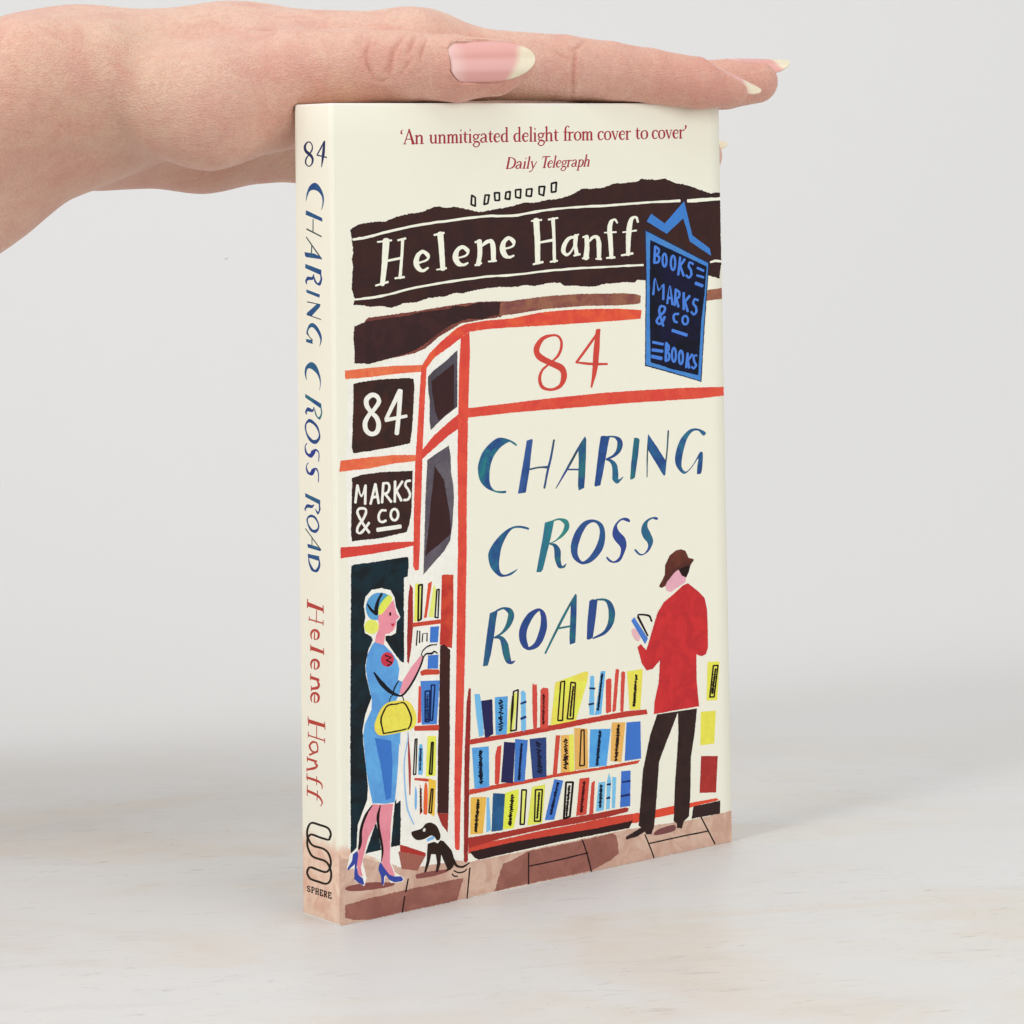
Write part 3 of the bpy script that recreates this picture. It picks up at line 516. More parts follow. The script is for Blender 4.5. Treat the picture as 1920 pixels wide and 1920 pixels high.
1/6/69/-1/1/0:7944 19002 -20 13 55 38 57 56 16 -12 94 -33 -1 -187 5 -197
1/6/69/-1/1/0:8079 19003 -20 13 55 38 58 56 16 -12 94 -33 0 -187 4 -198
1/6/69/-1/1/0:7998 18831 0 20 105 0 105 0
1/6/69/-1/1/0:8133 18831 0 20 105 1 105 1
1/6/69/-1/1/0:8611 19038 -51 -26 -64 38 -18 36 -113 -27 -68 -26 -45 -96 -17 -69 39 -101 16 -78 92 -22 39 -18 75 47 70 33
1/6/69/-1/1/0:8731 19078 16 -19 -91 -41 -66 -45 -33 -83 -6 -59 35 -92 10 -72 94 -31 48 -29 98 44 59 42 33 82 6 60 -36 93 -9 72 -86 29 -56 30
1/6/69/-1/1/0:8877 19056 59 14 91 -215 81 -217
1/6/69/-1/1/0:9067 19068 28 -6 -82 -218 -83 -218
1/6/69/-1/1/0:8871 19053 0 20 84 1 84 0
1/6/69/-1/1/0:9036 19055 0 19 82 0 82 1
1/6/69/-1/1/0:9152 18968 0 20 164 7 150 6 2 78 -24 39 -83 32 -36 24 -98 -56 -50 -49 -22 -97 -5 -69 52 -82 24 -59 87 -15 33 -18 72 48 68 34
1/6/69/-1/1/0:9374 19068 62 0 -7 -218 -3 -218
1/6/69/-1/1/0:9360 19045 -8 21 56 10 54 15
1/6/69/-1/1/0:9352 18840 -1 20 115 1 116 0
1/6/69/-1/1/0:9431 19005 -19 8 42 41 45 54 50 -13 72 14
1/6/69/-1/1/0:9751 19158 23 0 -22 -83 19 -84 -5 -169 -2 -163 57 -64 4 -31 69 28 45 6
1/6/69/-1/1/0:9698 19063 0 22 152 1 152 2
1/6/69/-1/1/0:9995 19093 15 -19 -98 -41 -70 -46 -35 -84 -6 -59 37 -93 10 -72 100 -31 52 -31 104 43 63 44 34 84 7 59 -37 94 -10 73 -92 29 -60 31
1/6/69/-1/1/0:10481 19058 -53 -25 -65 39 -18 37 -114 -27 -66 -27 -45 -98 -18 -71 39 -101 16 -79 93 -23 38 -18 75 48 70 34
1/6/69/-1/1/0:10600 19100 16 -19 -92 -43 -66 -46 -33 -83 -6 -60 34 -93 9 -74 95 -32 48 -29 99 45 59 43 33 83 6 61 -35 93 -9 73 -87 30 -55 31
1/6/69/-1/1/0:10746 19078 60 14 90 -219 79 -221
1/6/69/-1/1/0:10936 19089 28 -6 -83 -221 -83 -221
1/6/69/-1/1/0:10740 19075 -1 19 84 0 85 1
1/6/69/-1/1/0:10905 19076 0 20 81 1 81 1
1/6/69/-1/1/0:11020 18989 0 19 165 6 150 6 2 80 -24 41 -84 31 -35 24 -98 -57 -49 -50 -22 -98 -6 -70 51 -82 24 -61 88 -15 32 -17 73 48 68 34
1/6/69/-1/1/0:11242 19090 63 0 -7 -221 -3 -222
1/6/69/-1/1/0:11229 19066 -9 22 56 10 54 15
1/6/69/-1/1/0:11220 18858 0 20 115 1 115 1
1/6/69/-1/1/0:11300 19025 -19 9 42 43 44 55 49 -13 72 14
1/6/69/-1/1/5:2135 19141 16 -13 -57 -47 -35 -42 4 -60 27 -33
1/6/69/-1/1/5:11420 19191 74 12 22 -39 -5 -61 -33 -42 -60 -46
1/6/69/-1/1/0:5443 18415 61 -10 -76 -281 -77 -281
1/6/69/-1/1/0:5434 18401 -1 17 102 0 110 2 87 -57 122 -54 2 -71 21 -103 -48 -88 -75 -107 -116 -46 -145 -36 -103 -1 -109 0
1/6/69/-1/1/0:5824 18269 54 -11 -32 -120 -30 -106 67 -29 19 -8
1/6/69/-1/1/0:5735 18258 -29 29 46 34 66 29 37 -10 76 -9 3 -33 28 -48
1/6/69/-1/1/0:5834 18241 6 -19 -119 -21 -107 -28 -57 -54 -19 -30 51 -50 9 -21 67 10 43 1 49 28 44 25
1/6/69/-1/1/0:5958 18305 52 -9 -48 -170 -45 -171
1/6/69/-1/1/0:5942 18282 -6 19 51 7 50 12
1/6/69/-1/1/0:5892 18121 0 18 96 1 96 0
1/6/69/-1/1/0:6004 18360 0 49 8 0 8 0
1/6/69/-1/1/0:6111 18430 49 -9 -83 -295 -77 -295
1/6/69/-1/1/0:6091 18408 -6 17 54 10 54 12
1/6/69/-1/1/0:6010 18122 0 17 96 0 96 0
1/6/69/-1/1/0:6172 18298 53 7 39 -170 29 -172
1/6/69/-1/1/0:6348 18307 24 -10 -123 -171 -122 -172 -59 -74 -68 -78 -60 -5 -71 -21
1/6/69/-1/1/0:6166 18293 0 17 67 0 67 0
1/6/69/-1/1/0:6649 18427 57 -10 -78 -283 -78 -283
1/6/69/-1/1/0:6562 18407 0 27 243 4 242 4
1/6/69/-1/1/0:6558 18428 16 -4 -32 -71 -35 -71
1/6/69/-1/1/0:6542 18130 0 16 111 1 110 1
1/6/69/-1/1/0:6741 18235 0 16 127 5 115 5 15 61 -8 33 -61 27 -19 16 -84 -42 -50 -41 -36 -75 -18 -56 25 -67 5 -44 66 -14 19 -12 63 38 60 27
1/6/69/-1/1/0:6968 18444 46 -8 -85 -297 -79 -298
1/6/69/-1/1/0:6952 18423 -6 15 48 10 47 13
1/6/69/-1/1/0:6870 18134 0 16 83 1 83 1
1/6/69/-1/1/0:7021 18239 0 16 127 5 116 5 16 61 -8 33 -61 27 -20 17 -84 -42 -49 -42 -37 -75 -19 -57 25 -68 5 -44 66 -13 19 -11 64 38 61 27
1/6/69/-1/1/0:7273 18329 13 -18 -68 -28 -50 -31 -22 -56 -10 -26 66 -43 25 -31 78 34 42 32 17 62 9 31 -57 30 -30 25
1/6/69/-1/1/0:7325 18293 -8 17 58 11 54 20
1/6/69/-1/1/0:7213 18226 17 -13 -40 -37 -28 -27 38 -42 23 -6 65 -6 71 -6 17 -17 37 -57 -40 -52 -66 -62 -60 -6 -84 -11 -21 24 -51 53 50 55 75 59
1/6/69/-1/1/0:7400 18326 49 -8 -49 -173 -46 -173
1/6/69/-1/1/0:7388 18303 -7 18 45 8 44 12
1/6/69/-1/1/0:7339 18140 0 17 89 2 89 1
1/6/69/-1/1/0:7432 18271 -13 8 43 33 43 43 39 -10 55 11
1/6/69/-1/1/0:7641 18293 52 -10 -33 -121 -31 -109 60 -28 14 -8
1/6/69/-1/1/0:7567 18283 -30 25 41 34 62 31 29 -8 69 -9 1 -34 23 -49
1/6/69/-1/1/0:7650 18265 7 -18 -107 -23 -95 -29 -52 -54 -18 -33 44 -49 6 -21 61 10 36 2 45 28 40 25
1/6/69/-1/1/0:7761 18331 49 -8 -76 -273 -76 -273
1/6/69/-1/1/0:7744 18308 -6 18 50 8 48 12
1/6/69/-1/1/0:7792 18284 -15 11 55 34 66 46 23 -28 75 -38 -9 -48 -6 -76 -41 -62 -62 -70 -34 -17 -69 -15 -25 19 -36 29
1/6/69/-1/1/0:7670 18045 0 17 87 2 86 1
1/6/69/-1/1/0:7995 18460 47 -7 -86 -299 -81 -301
1/6/69/-1/1/0:7982 18439 -7 15 46 11 45 13
1/6/69/-1/1/0:7898 18148 -1 16 80 1 80 1
1/6/69/-1/1/0:7994 18286 -14 12 58 31 62 46 14 -12 70 -23 -9 -35 -3 -60 -30 -108 -30 -108
1/6/69/-1/1/0:8015 18149 0 17 85 1 85 1
0/7/70/-1/0/12:9956 16473 2257 -962 -92 -818 -112 -921 -149 -1452 -944 261 -1033 279 42 1276 37 1054
0/7/71/72/0/12:9990 16419 2186 -934 -90 -777 -112 -934 -142 -1425 -915 267 -1006 269 45 1249 41 1055
0/7/73/74/0/12:10141 16177 1979 -771 -88 -696 -145 -798 -140 -1411 -898 212 -763 228 -8 1188 23 1056
0/7/71/-1/0/6:10191 16865 466 -269 702 582 131 -464 132 -459 618 -368 49 -204 -760 413 -99 325 -117 297 -592 -398 -691 350
1/7/75/-1/1/5:10270 16003 82 -7 -45 -436 -45 -436
1/7/75/-1/1/5:10287 15969 48 50 106 -65 134 -91 -13 -72 -26 -139 -101 -19 -145 -37
1/7/75/-1/1/5:10286 15747 40 54 120 -55 156 -86 -29 -84 -46 -153 -116 -13 -164 -30
1/7/75/-1/1/5:11140 15684 84 -10 -81 -464 -82 -464
1/7/75/-1/1/5:11306 15640 68 -39 -181 -181 -182 -181
1/7/75/-1/1/5:11137 15429 79 19 118 -258 118 -258
1/7/75/-1/1/5:11662 15508 -46 -52 -163 56 -83 49 -63 -140 -14 -72 77 -115 74 -105 8 -100 8 -141 -52 -48 -128 -90 -55 51 -121 73
1/7/75/-1/1/5:11761 15349 37 57 230 -88 230 -89
1/7/75/-1/1/5:11744 15147 25 60 249 -63 249 -62
1/7/75/-1/1/5:11686 14927 46 85 256 -82 255 -82
1/7/75/-1/1/5:10254 14726 -82 10 53 383 104 432 82 -305 162 -314 142 163 166 143 -14 -380 -4 -415
1/7/75/-1/1/5:10737 14467 -82 11 49 422 148 473 54 -454 120 -511
1/7/75/-1/1/5:10721 14601 27 58 129 -38 130 -37
1/7/75/-1/1/5:11000 14404 -83 8 45 424 45 424
1/7/75/-1/1/5:10979 14801 48 51 107 -64 137 -95 -16 -103 -26 -162 -96 -9 -152 -33
1/7/75/-1/1/5:10975 14585 81 13 72 -229 73 -230
1/7/75/-1/1/5:11316 14286 -85 3 10 440 11 440
1/7/75/-1/1/5:11463 14660 63 -43 -199 -165 -199 -166
1/7/75/-1/1/5:11273 14486 81 15 100 -266 100 -266
1/7/75/-1/1/5:11811 14534 -33 -57 -161 32 -88 32 -77 -137 -34 -72 96 -118 91 -105 7 -99 9 -143 -49 -42 -133 -83 -56 58 -118 84
1/7/75/-1/1/5:10582 13889 -79 -14 -82 229 -83 230 -46 178 -49 197 48 85 96 137 69 -27 175 -54 -19 -71 -21 -139 -193 -147 -199 -153 -82 -123 -62 -82 101 -101 36 -38 163 43 82 25 98 149 84 134
1/7/75/-1/1/5:11092 14207 4 -63 -161 -11 -122 -3 -64 -104 -23 -52 48 -127 31 -89 109 -43 66 -18
1/7/75/-1/1/5:10836 13708 38 80 516 -154 515 -153
1/7/75/-1/1/5:10156 13434 22 71 365 -74 363 -79
1/7/75/-1/1/5:10136 13226 18 83 365 -57 364 -61
1/7/75/-1/1/5:10109 13050 30 94 347 -77 346 -77
1/7/75/-1/1/5:10596 13430 83 -6 -29 -475 -29 -476
1/7/75/-1/1/5:10615 13394 65 38 67 -70 83 -97 -16 -83 -24 -127 -50 -15 -91 -41
1/7/75/-1/1/5:10609 13158 45 51 87 -50 121 -84 -18 -106 -24 -157 -86 -29 -126 -54
1/7/75/-1/1/5:11346 13114 83 -11 -62 -370 -62 -370
1/7/75/-1/1/5:11513 13093 67 -40 -182 -176 -181 -177
1/7/75/-1/1/5:11342 12913 82 8 48 -198 49 -198
1/7/75/-1/1/5:11699 13069 14 -63 -139 -38 -76 -4 13 -156 17 -112 56 -98 59 -122 -50 -49 -110 -102 -28 34 -112 54
2/7/75/-1/1/5:10660 15622 76 -3 -11 -81 -12 -91 -23 -54 -32 -71 -2 -8 -69 -36 -1 8 -67 41 -21 55 -28 73 -7 82 -8 91 11 81 12 91 23 54 31 71 2 8 69 36 1 -8 68 -40 21 -56 28 -73
2/7/75/-1/1/5:10964 15540 76 -3 -12 -91 -13 -101 -26 -61 -34 -77 -5 -10 -74 -39 -5 11 -71 44 -23 62 -30 80 -8 91 -9 101 12 91 13 100 26 61 34 78 5 10 74 38 5 -11 71 -43 23 -62 31 -80
2/7/75/-1/1/5:11381 13994 76 -3 -12 -45 -17 -66 -26 -28 -48 -50 -25 -7 -75 -19 -24 9 -75 26 -25 31 -45 55 -10 46 -14 67 12 45 17 65 26 28 48 50 25 7 75 19 24 -9 74 -26 25 -31 46 -54
2/7/75/-1/1/5:10932 13093 76 -4 -11 -88 -12 -97 -23 -58 -31 -75 -2 -9 -70 -37 -1 9 -68 45 -21 61 -28 78 -6 88 -7 97 10 88 12 97 24 59 31 75 1 9 70 37 1 -9 68 -44 21 -61 27 -78
2/7/75/-1/1/5:11177 13013 76 -4 -11 -85 -12 -95 -23 -57 -31 -72 -2 -8 -70 -36 -1 9 -68 43 -21 59 -28 76 -7 86 -8 96 11 85 12 94 24 56 31 73 1 9 71 36 1 -9 68 -43 21 -59 28 -76
0/8/76/-1/0/12:2191 7934 87 -109 -8 -941 -69 -562 -75 -333 -52 64 9 568 50 991
0/8/77/78/0/12:3165 8049 79 15 280 -37 -17 -994 -60 -815 -375 131 48 727
0/8/79/-1/0/12:3082 6319 133 27 177 -164 -37 -1146 -15 -1227 -68 -1631 -339 74 43 1607 64 1218
0/8/80/-1/0/12:2928 2244 344 -66 -35 -458 -173 212
1/8/81/-1/1/5:2271 6876 -15 103 836 -12 835 -4
1/8/81/-1/1/5:2535 5657 -50 115 105 2 143 25 385 -35 397 -49
1/8/81/-1/1/5:2296 4340 -3 117 691 -90 690 -56
1/8/81/-1/1/5:2257 3141 5 56 200 -45 203 -35 213 -54 216 -44
0/8/82/-1/0/8:2350 7932 142 -15 -79 -906 -113 -22
0/8/83/-1/0/8:2456 7878 106 3 -49 -839 -89 -33
1/8/84/-1/0/5:2460 7854 -9 48 107 3 107 3
1/8/84/-1/0/5:2532 7885 60 -8 -48 -838 -49 -839
1/8/84/-1/0/5:2498 7065 30 -45 -89 -33 -89 -33
1/8/84/-1/0/5:2454 7006 -60 7 31 868 32 868
0/8/85/-1/0/8:2740 7891 126 45 -175 -870 -89 -19
0/8/86/-1/0/8:2911 7845 77 -94 -83 -709 -160 32
1/8/84/-1/0/5:3013 7686 -16 40 72 12 71 13
1/8/84/-1/0/5:3051 7722 51 -7 -47 -705 -47 -705
1/8/84/-1/0/5:3035 7033 -11 -39 -89 25 -89 24
1/8/84/-1/0/5:2966 7034 -51 8 64 668 64 668
0/8/87/-1/0/8:2794 6825 268 -16 -43 -397 -249 29
0/8/87/-1/0/8:2712 6133 320 -24 -23 -341 -320 39
1/8/84/-1/0/5:2383 6414 -42 7 33 358 34 364 36 -20 119 -32 -19 -280 -18 -287
1/8/84/-1/0/5:2561 6478 -42 8 18 191 23 204 94 1 169 -8 -13 -187 -8 -205
0/8/88/-1/0/8:2471 5534 587 -59 -107 -1059 -461 47
1/8/89/-1/0/5:2612 5239 -6 42 142 -3 142 -4
1/8/89/-1/0/5:2725 5260 51 -8 -47 -750 -47 -750
1/8/89/-1/0/5:2703 4526 0 -41 -106 15 -106 15
1/8/89/-1/0/5:2622 4517 -51 6 12 740 12 740
1/8/89/-1/0/5:2799 5373 1 41 107 -14 106 -14
1/8/89/-1/0/5:2880 5384 52 -9 -85 -846 -86 -847
1/8/89/-1/0/5:2815 4554 12 -42 -71 -5 -71 -4
1/8/89/-1/0/5:2775 4524 -51 8 50 865 50 865
1/8/89/-1/1/5:2643 5168 17 27 37 -10 54 -40 -36 -6 -39 -11 23 -21 41 -19 -27 -12 -39 -19 30 -41 20 -4
1/8/89/-1/1/5:2638 5064 19 25 18 -4 56 -43 -23 -1 -65 -20
1/8/89/-1/1/5:2680 5037 16 -32 -51 -26 -29 3 31 -28 39 -23 -17 6 -50 -25
1/8/89/-1/1/5:2672 4973 22 -34 -57 -33 -29 -2 45 -27 34 -17 -21 5 -46 -27
1/8/89/-1/1/5:2680 4904 19 -39 -64 -23 -39 -3 49 -41 19 2
1/8/89/-1/1/5:2639 4823 17 24 21 2 48 -47 -54 -24 -47 -3 55 -29 50 -17 -31 15 -65 -31
1/8/89/-1/1/5:2661 4764 19 -42 -45 -36 -34 14 46 -25 58 -28 -36 3 -47 -16 41 -42 29 -1
1/8/89/-1/1/5:2627 4645 27 29 13 0 43 -41 -15 -14 -39 -3 29 -25 32 -32 -33 0 -53 -24
1/8/89/-1/1/5:2665 4591 24 -39 -49 -16 -49 -16
0/8/90/-1/0/8:2416 5413 71 -9 -14 -882 -106 -14
1/8/84/-1/0/5:2294 4115 -8 38 53 2 53 2
1/8/84/-1/0/5:2320 4139 46 -7 -49 -853 -49 -854
1/8/84/-1/0/5:2292 3301 4 -38 -70 4 -70 4
1/8/84/-1/0/5:2247 3282 -46 9 66 848 66 847
0/8/91/-1/1/12:2392 3887 55 106 69 -95 -10 -596 -78 -51 -63 72
1/8/92/-1/1/5:2416 3861 17 42 30 -2 68 -39 -22 9 -53 -37
1/8/92/-1/1/5:2470 3834 10 -28 -48 -17 -25 4 17 -27 37 -25 -11 12 -52 -21
1/8/92/-1/1/5:2463 3776 13 -36 -55 -25 -33 8 35 -29 41 -26 -27 9 -47 -32
1/8/92/-1/1/5:2448 3709 22 -38 -54 -30 -21 4 61 -37 21 -1
1/8/92/-1/1/5:2405 3627 17 38 41 -2 64 -46 -42 2 -64 -30
1/8/92/-1/1/5:2447 3610 23 -39 -46 -31 -36 1 27 -26 34 -17 -28 -8 -20 -10 32 -23 28 -33 -28 2 -52 -26
1/8/92/-1/1/5:2442 3500 13 -33 -53 -23 -18 8 36 -15 28 -28 -40 -18 -47 -8 58 -43 41 -10
1/8/92/-1/1/5:2392 3396 30 30 35 -13 40 -47 -29 8 -45 -28
0/8/93/-1/0/8:2662 4163 266 -36 -33 -966 -302 15
1/8/84/-1/0/5:2783 3967 1 45 53 -7 53 -7
1/8/84/-1/0/5:2809 3987 55 -10 -58 -761 -58 -762
1/8/84/-1/0/5:2779 3243 -1 -45 -71 10 -71 11
1/8/84/-1/0/5:2735 3225 -55 11 76 759 76 759
0/8/94/-1/0/8:2681 3129 230 -85 -68 -873 -194 115
1/8/84/-1/0/5:2758 2834 0 38 53 -8 53 -8
1/8/84/-1/0/5:2788 2850 47 -10 -63 -574 -63 -574
1/8/84/-1/0/5:2754 2288 -11 -34 -70 25 -71 25
1/8/84/-1/0/5:2701 2291 -46 10 80 557 80 557
0/8/95/-1/1/12:2554 2983 88 -42 -10 -624 -82 -50 -41 97
0/8/96/-1/1/12:2272 2967 51 -121 -17 -394 -59 51
0/8/97/-1/0/8:2414 3032 50 -178 2 -540 -71 -34
1/8/84/-1/1/5:2419 2897 18 34 14 10 45 -41 -34 -5 -30 -10 29 -25 19 -3 -20 11 -26 -36
1/8/84/-1/1/5:2449 2862 7 -35 -57 -21 -14 17 41 -20 32 -21 -32 -5 -26 -12 27 -15 33 -18 -32 -5 -30 -11 31 -26 24 -14 -24 -6 -24 -13 40 -36 12 5
1/8/84/-1/1/5:2417 2717 22 34 24 9 35 -43 -51 -3 -21 -6 53 -51 16 11
1/8/84/-1/1/5:2410 2666 31 36 14 8 28 -37 -20 -19 -18 -3 28 -5 28 -31 -43 -6 -33 -10 34 -28 21 -9 -24 -7 -28 -9 17 -16 37 -13 -24 -5 -24 -18 42 -39 4 10
1/8/84/-1/1/5:2410 2534 25 41 9 11 40 -38 -11 -20 -29 -5 25 2 34 -29 -36 -19 -43 1 36 -18 45 -18 -42 -1 -36 -13 44 -24 25 -12 -33 -3 -34 -11 26 -22 27 -14 -27 -11 -23 -11 36 -44 28 2
1/8/84/-1/1/5:2415 2377 31 40 14 7 37 -41 -6 9 -46 -19
1/8/84/-1/1/5:2444 2381 28 -43 -29 -16 -36 -5
1/8/98/-1/1/5:2061 4309 32 -3 14 -844 55 -850 18 -649 -23 -645
0/8/99/-1/0/12:1741 1495 821 -232 -252 -327 -472 120
0/8/100/-1/0/12:1795 1655 768 -321 -1 -90 -769 237
0/8/76/101/0/12:3949 5169 66 -16 -26 -891 -50 -1036 -35 -1036 -54 -1264 -73 -35 -54 56 24 1007 42 1554 88 1291
0/8/102/-1/0/12:3944 3903 993 -17 1012 8 1030 35 1047 -4 1067 9 649 -44 26 -127 -678 21 -1066 6 -1048 -21 -1030 -7 -1011 5 -993 6
0/8/103/-1/0/12:3923 2669 992 -3 1010 -15 1029 11 1045 -43 1066 -3 424 -5 -67 -73 -716 -6 -1059 30 -1040 16 -1022 -23 -1004 3 -661 -19
0/8/104/-1/0/12:3873 1312 1017 -32 1350 25 1033 -15 1052 13 1087 -45 -5 -244 -234 9 -1207 -2 -1388 58 -1357 30 -1352 -18
0/8/105/-1/0/12:3876 1493 1017 -30 1010 0 1027 27 1045 -26 993 -2 114 -37 -45 -83 -712 -34 -1052 -4 -1032 27 -1350 -25 -1019 -72
0/8/106/-1/0/12:3912 1136 1310 26 1357 -38 1388 -41 1244 7 -129 -175 -1118 12 -1389 6 -1357 -20 -1030 -16 -131 73
0/8/107/-1/0/8:4127 5002 165 -21 46 -241 68 -795 -149 -19 -89 574
0/8/108/-1/0/8:4329 4806 351 0 18 -875 -260 -69 -44 346
0/8/109/110/0/8:4761 4843 411 -26 -51 -943 -350 29
1/8/111/-1/1/5:4900 4729 50 46 61 -22 68 -87 -88 -4 -104 -58
1/8/111/-1/1/5:4998 4641 17 -53 -107 -37 -49 12 71 -56 72 -63 -83 0 -70 -26 54 -56 42 -45 -74 -52 -72 -7 114 -41 102 -51 -78 -8 -89 -45 27 -38 65 -45 -74 -41 -78 -23 103 -85 54 -5
1/8/111/-1/1/5:4903 4199 38 46 55 -7 86 -92 -114 -33 -92 -7 106 -53 90 -54 -111 -7 -98 -15 112 -60 81 -29 -76 3 -81 -77
0/8/112/-1/0/8:5216 4441 142 431 135 -17 -153 -932 -219 -55
1/8/84/-1/0/5:5367 4891 -17 41 145 21 146 22
1/8/84/-1/0/5:5478 4937 52 -8 -79 -994 -79 -995
1/8/84/-1/0/5:5420 3959 9 -42 -178 -2 -178 -2
1/8/84/-1/0/5:5273 3931 -52 10 112 976 112 976
1/8/84/-1/1/5:5308 4801 64 -12 -53 -389 -29 -393 -27 -420 -75 -412
0/8/113/-1/0/12:5594 4869 69 39 83 -85 -7 -901 -69 -57 -87 52
1/8/114/-1/1/5:5592 4552 -21 43 167 25 160 39
1/8/114/-1/1/5:5598 4164 -32 62 152 32 153 33
0/8/115/-1/1/12:5959 4955 79 30 73 -76 -18 -955 -60 -85 -65 129
0/8/115/-1/0/12:6223 4842 86 48 164 -39 11 -122 -37 -875 -260 -5
1/8/116/-1/1/5:6292 4710 31 24 15 6 39 -56 -41 -31 -52 18 69 -33 62 -39 -48 19 -68 -36
1/8/116/-1/1/5:6337 4640 22 -32 -65 -32 -33 -10 32 -26 40 -25 -36 -24 -40 -12 50 -18 44 -30 -46 -14 -55 -18 36 -21 47 -18 -38 -11 -51 -9 58 -46 38 -6
1/8/116/-1/1/5:6283 4428 30 31 33 -3 41 -53 -60 -20 -43 0 55 -26 59 -32 -47 -9 -64 -23 37 -27 34 -16 -55 -24 -26 -12 57 -25 47 -30 -53 -1 -41 -14 71 -58 32 -7
1/8/116/-1/1/5:6264 4228 13 27 29 -9 75 -38 -43 -3 -38 -16 42 -25 27 -28 -51 -18 -47 -9 67 -54 41 -3
1/8/116/-1/1/5:6259 4109 45 31 31 -11 28 -49 -26 7 -41 -32
1/8/116/-1/1/5:6302 4076 26 -32 -40 -35 -26 -2 47 -50 42 -8
1/8/116/-1/1/5:6256 3992 35 28 37 -32 41 -29
0/8/117/118/0/8:6706 4968 469 76 525 84 98 -26 -33 -212 -404 -971 -831 -18
1/8/84/-1/0/5:6890 4940 -10 39 125 6 125 6
1/8/84/-1/0/5:6985 4969 50 -8 -89 -982 -89 -983
1/8/84/-1/0/5:6920 4002 2 -39 -155 15 -155 15
1/8/84/-1/0/5:6791 3993 -50 10 119 962 119 961
1/8/84/-1/0/5:7210 4885 7 40 152 -33 152 -32
1/8/84/-1/0/5:7339 4877 54 -9 -98 -901 -98 -902
1/8/84/-1/0/5:7268 3992 -1 -42 -190 25 -190 26
1/8/84/-1/0/5:7104 3991 -54 11 136 909 137 908
1/8/84/-1/1/5:7260 4769 26 45 20 9 54 -45 -16 2 -62 -20
1/8/84/-1/1/5:7283 4768 21 -39 -28 -31 -14 19 22 -6 37 -23 -31 5 -29 -20 13 -47 13 10
1/8/84/-1/1/5:7247 4677 25 35 2 7 41 -33 -10 9 -30 -34
1/8/84/-1/1/5:7275 4677 17 -40 -55 -17 -12 3 44 -40 7 9
1/8/84/-1/1/5:7238 4606 13 34 5 6 60 -32 -20 -6 -32 -13 40 -42 16 2
1/8/84/-1/1/5:7227 4562 20 30 8 10 45 -40 -24 -12 -39 -6 40 -40 18 11
1/8/84/-1/1/5:7214 4509 29 44 6 7 48 -38 -14 -7 -24 -14 38 -36 8 -3
1/8/84/-1/1/5:7209 4462 27 41 9 5 45 -34 -3 8 -39 -29
1/8/84/-1/1/5:7231 4464 30 -48 -41 -26 -15 6 32 -42 10 14
1/8/84/-1/1/5:7209 4387 22 39 3 25 30 -44 -32 -20 -30 -5 39 -43 14 14
1/8/84/-1/1/5:7197 4349 25 29 4 8 40 -38 -10 4 -47 -21
1/8/84/-1/1/5:7221 4339 15 -33 -48 -23 -18 8 45 -41 27 2
1/8/84/-1/1/5:7171 4271 40 39 23 4 27 -40 -21 -2 -21 -7 21 -41 21 6
1/8/84/-1/1/5:7174 4226 40 33 13 11 19 -39 -21 -18 -24 -5 39 -33 17 3
1/8/84/-1/1/5:7159 4184 33 30 21 0 33 -44 -30 -8 -31 -3 29 -23 26 -13 -14 13 -41 -23
1/8/84/-1/1/5:7190 4156 25 -54 -41 -29 -17 15 39 -36 12 5
1/8/84/-1/1/5:7157 4078 28 44 12 17 32 -43 -24 4 -38 -29
1/8/84/-1/1/5:7163 4085 38 -48 -11 -15 -24 1
0/8/107/-1/0/12:7855 4974 71 26 69 -44 -20 -984 -158 21 -12 298
1/8/108/-1/1/5:7828 4654 6 51 176 -30 175 -30
1/8/108/-1/1/5:7799 4245 -10 52 169 3 170 -3
0/8/119/-1/0/12:8209 5065 159 -6 -164 -1090 -212 -5 117 558
1/8/111/-1/1/5:8223 4969 42 45 17 11 38 -49 -11 17 -56 -26
1/8/111/-1/1/5:8257 4978 27 -53 -66 -41 -22 17 51 -12 36 -23 -46 5 -42 -25 39 -60 17 24
1/8/111/-1/1/5:8198 4866 43 40 24 -2 42 -48 -11 11 -52 -27
1/8/111/-1/1/5:8235 4854 22 -42 -50 -22 -23 4 40 -49 16 25
1/8/111/-1/1/5:8197 4780 34 36 19 6 34 -42 -17 11 -46 -24
1/8/111/-1/1/5:8225 4777 25 -41 -62 -27 -18 0 41 -25 18 -9 -21 25 -39 -39
1/8/111/-1/1/5:8218 4716 18 -36 -70 -24 -8 4 43 -12 22 -22 -43 -3 -37 -11 37 -33 19 -6 -15 10 -41 -29
1/8/111/-1/1/5:8182 4642 35 -56 -43 -36 -6 18 21 -16 27 -17 -5 18 -46 -37
1/8/111/-1/1/5:8174 4581 38 -40 -36 -30 -15 1 9 -7 29 -17 -19 -19 -30 -7 32 -18 16 -23 -16 15 -50 -25
1/8/111/-1/1/5:8169 4504 26 -55 -59 -32 -3 17 57 -44 9 -4
1/8/111/-1/1/5:8128 4410 21 53 12 26 54 -53 -37 -17 -36 1 34 -27 38 -18 -13 16 -60 -31
1/8/111/-1/1/5:8143 4396 39 -59 -44 -40 -30 12 23 -18 36 -14 -7 12 -59 -24
1/8/111/-1/1/5:8130 4341 39 -54 -33 -30 -21 7 16 -42 16 6
1/8/111/-1/1/5:8088 4253 38 48 16 7 53 -49 -9 17 -59 -32
1/8/111/-1/1/5:8115 4258 28 -61 -41 -38 -11 24 43 -42 23 1
1/8/111/-1/1/5:8087 4172 17 37 14 16 61 -47 -33 -14 -54 -5 25 -26 35 -18 -43 -10 -25 -9 36 -6 29 -24 -45 -10 -43 -11 53 -59 19 21
0/8/120/-1/0/12:8381 4827 90 30 95 -39 -25 -826 -143 -35 -41 46
0/8/120/-1/0/12:8706 5045 72 19 53 -34 -130 -1031 -72 -37 -52 26
0/8/120/-1/0/12:8900 4953 62 28 71 -44 -83 -998 -54 -12 -53 39
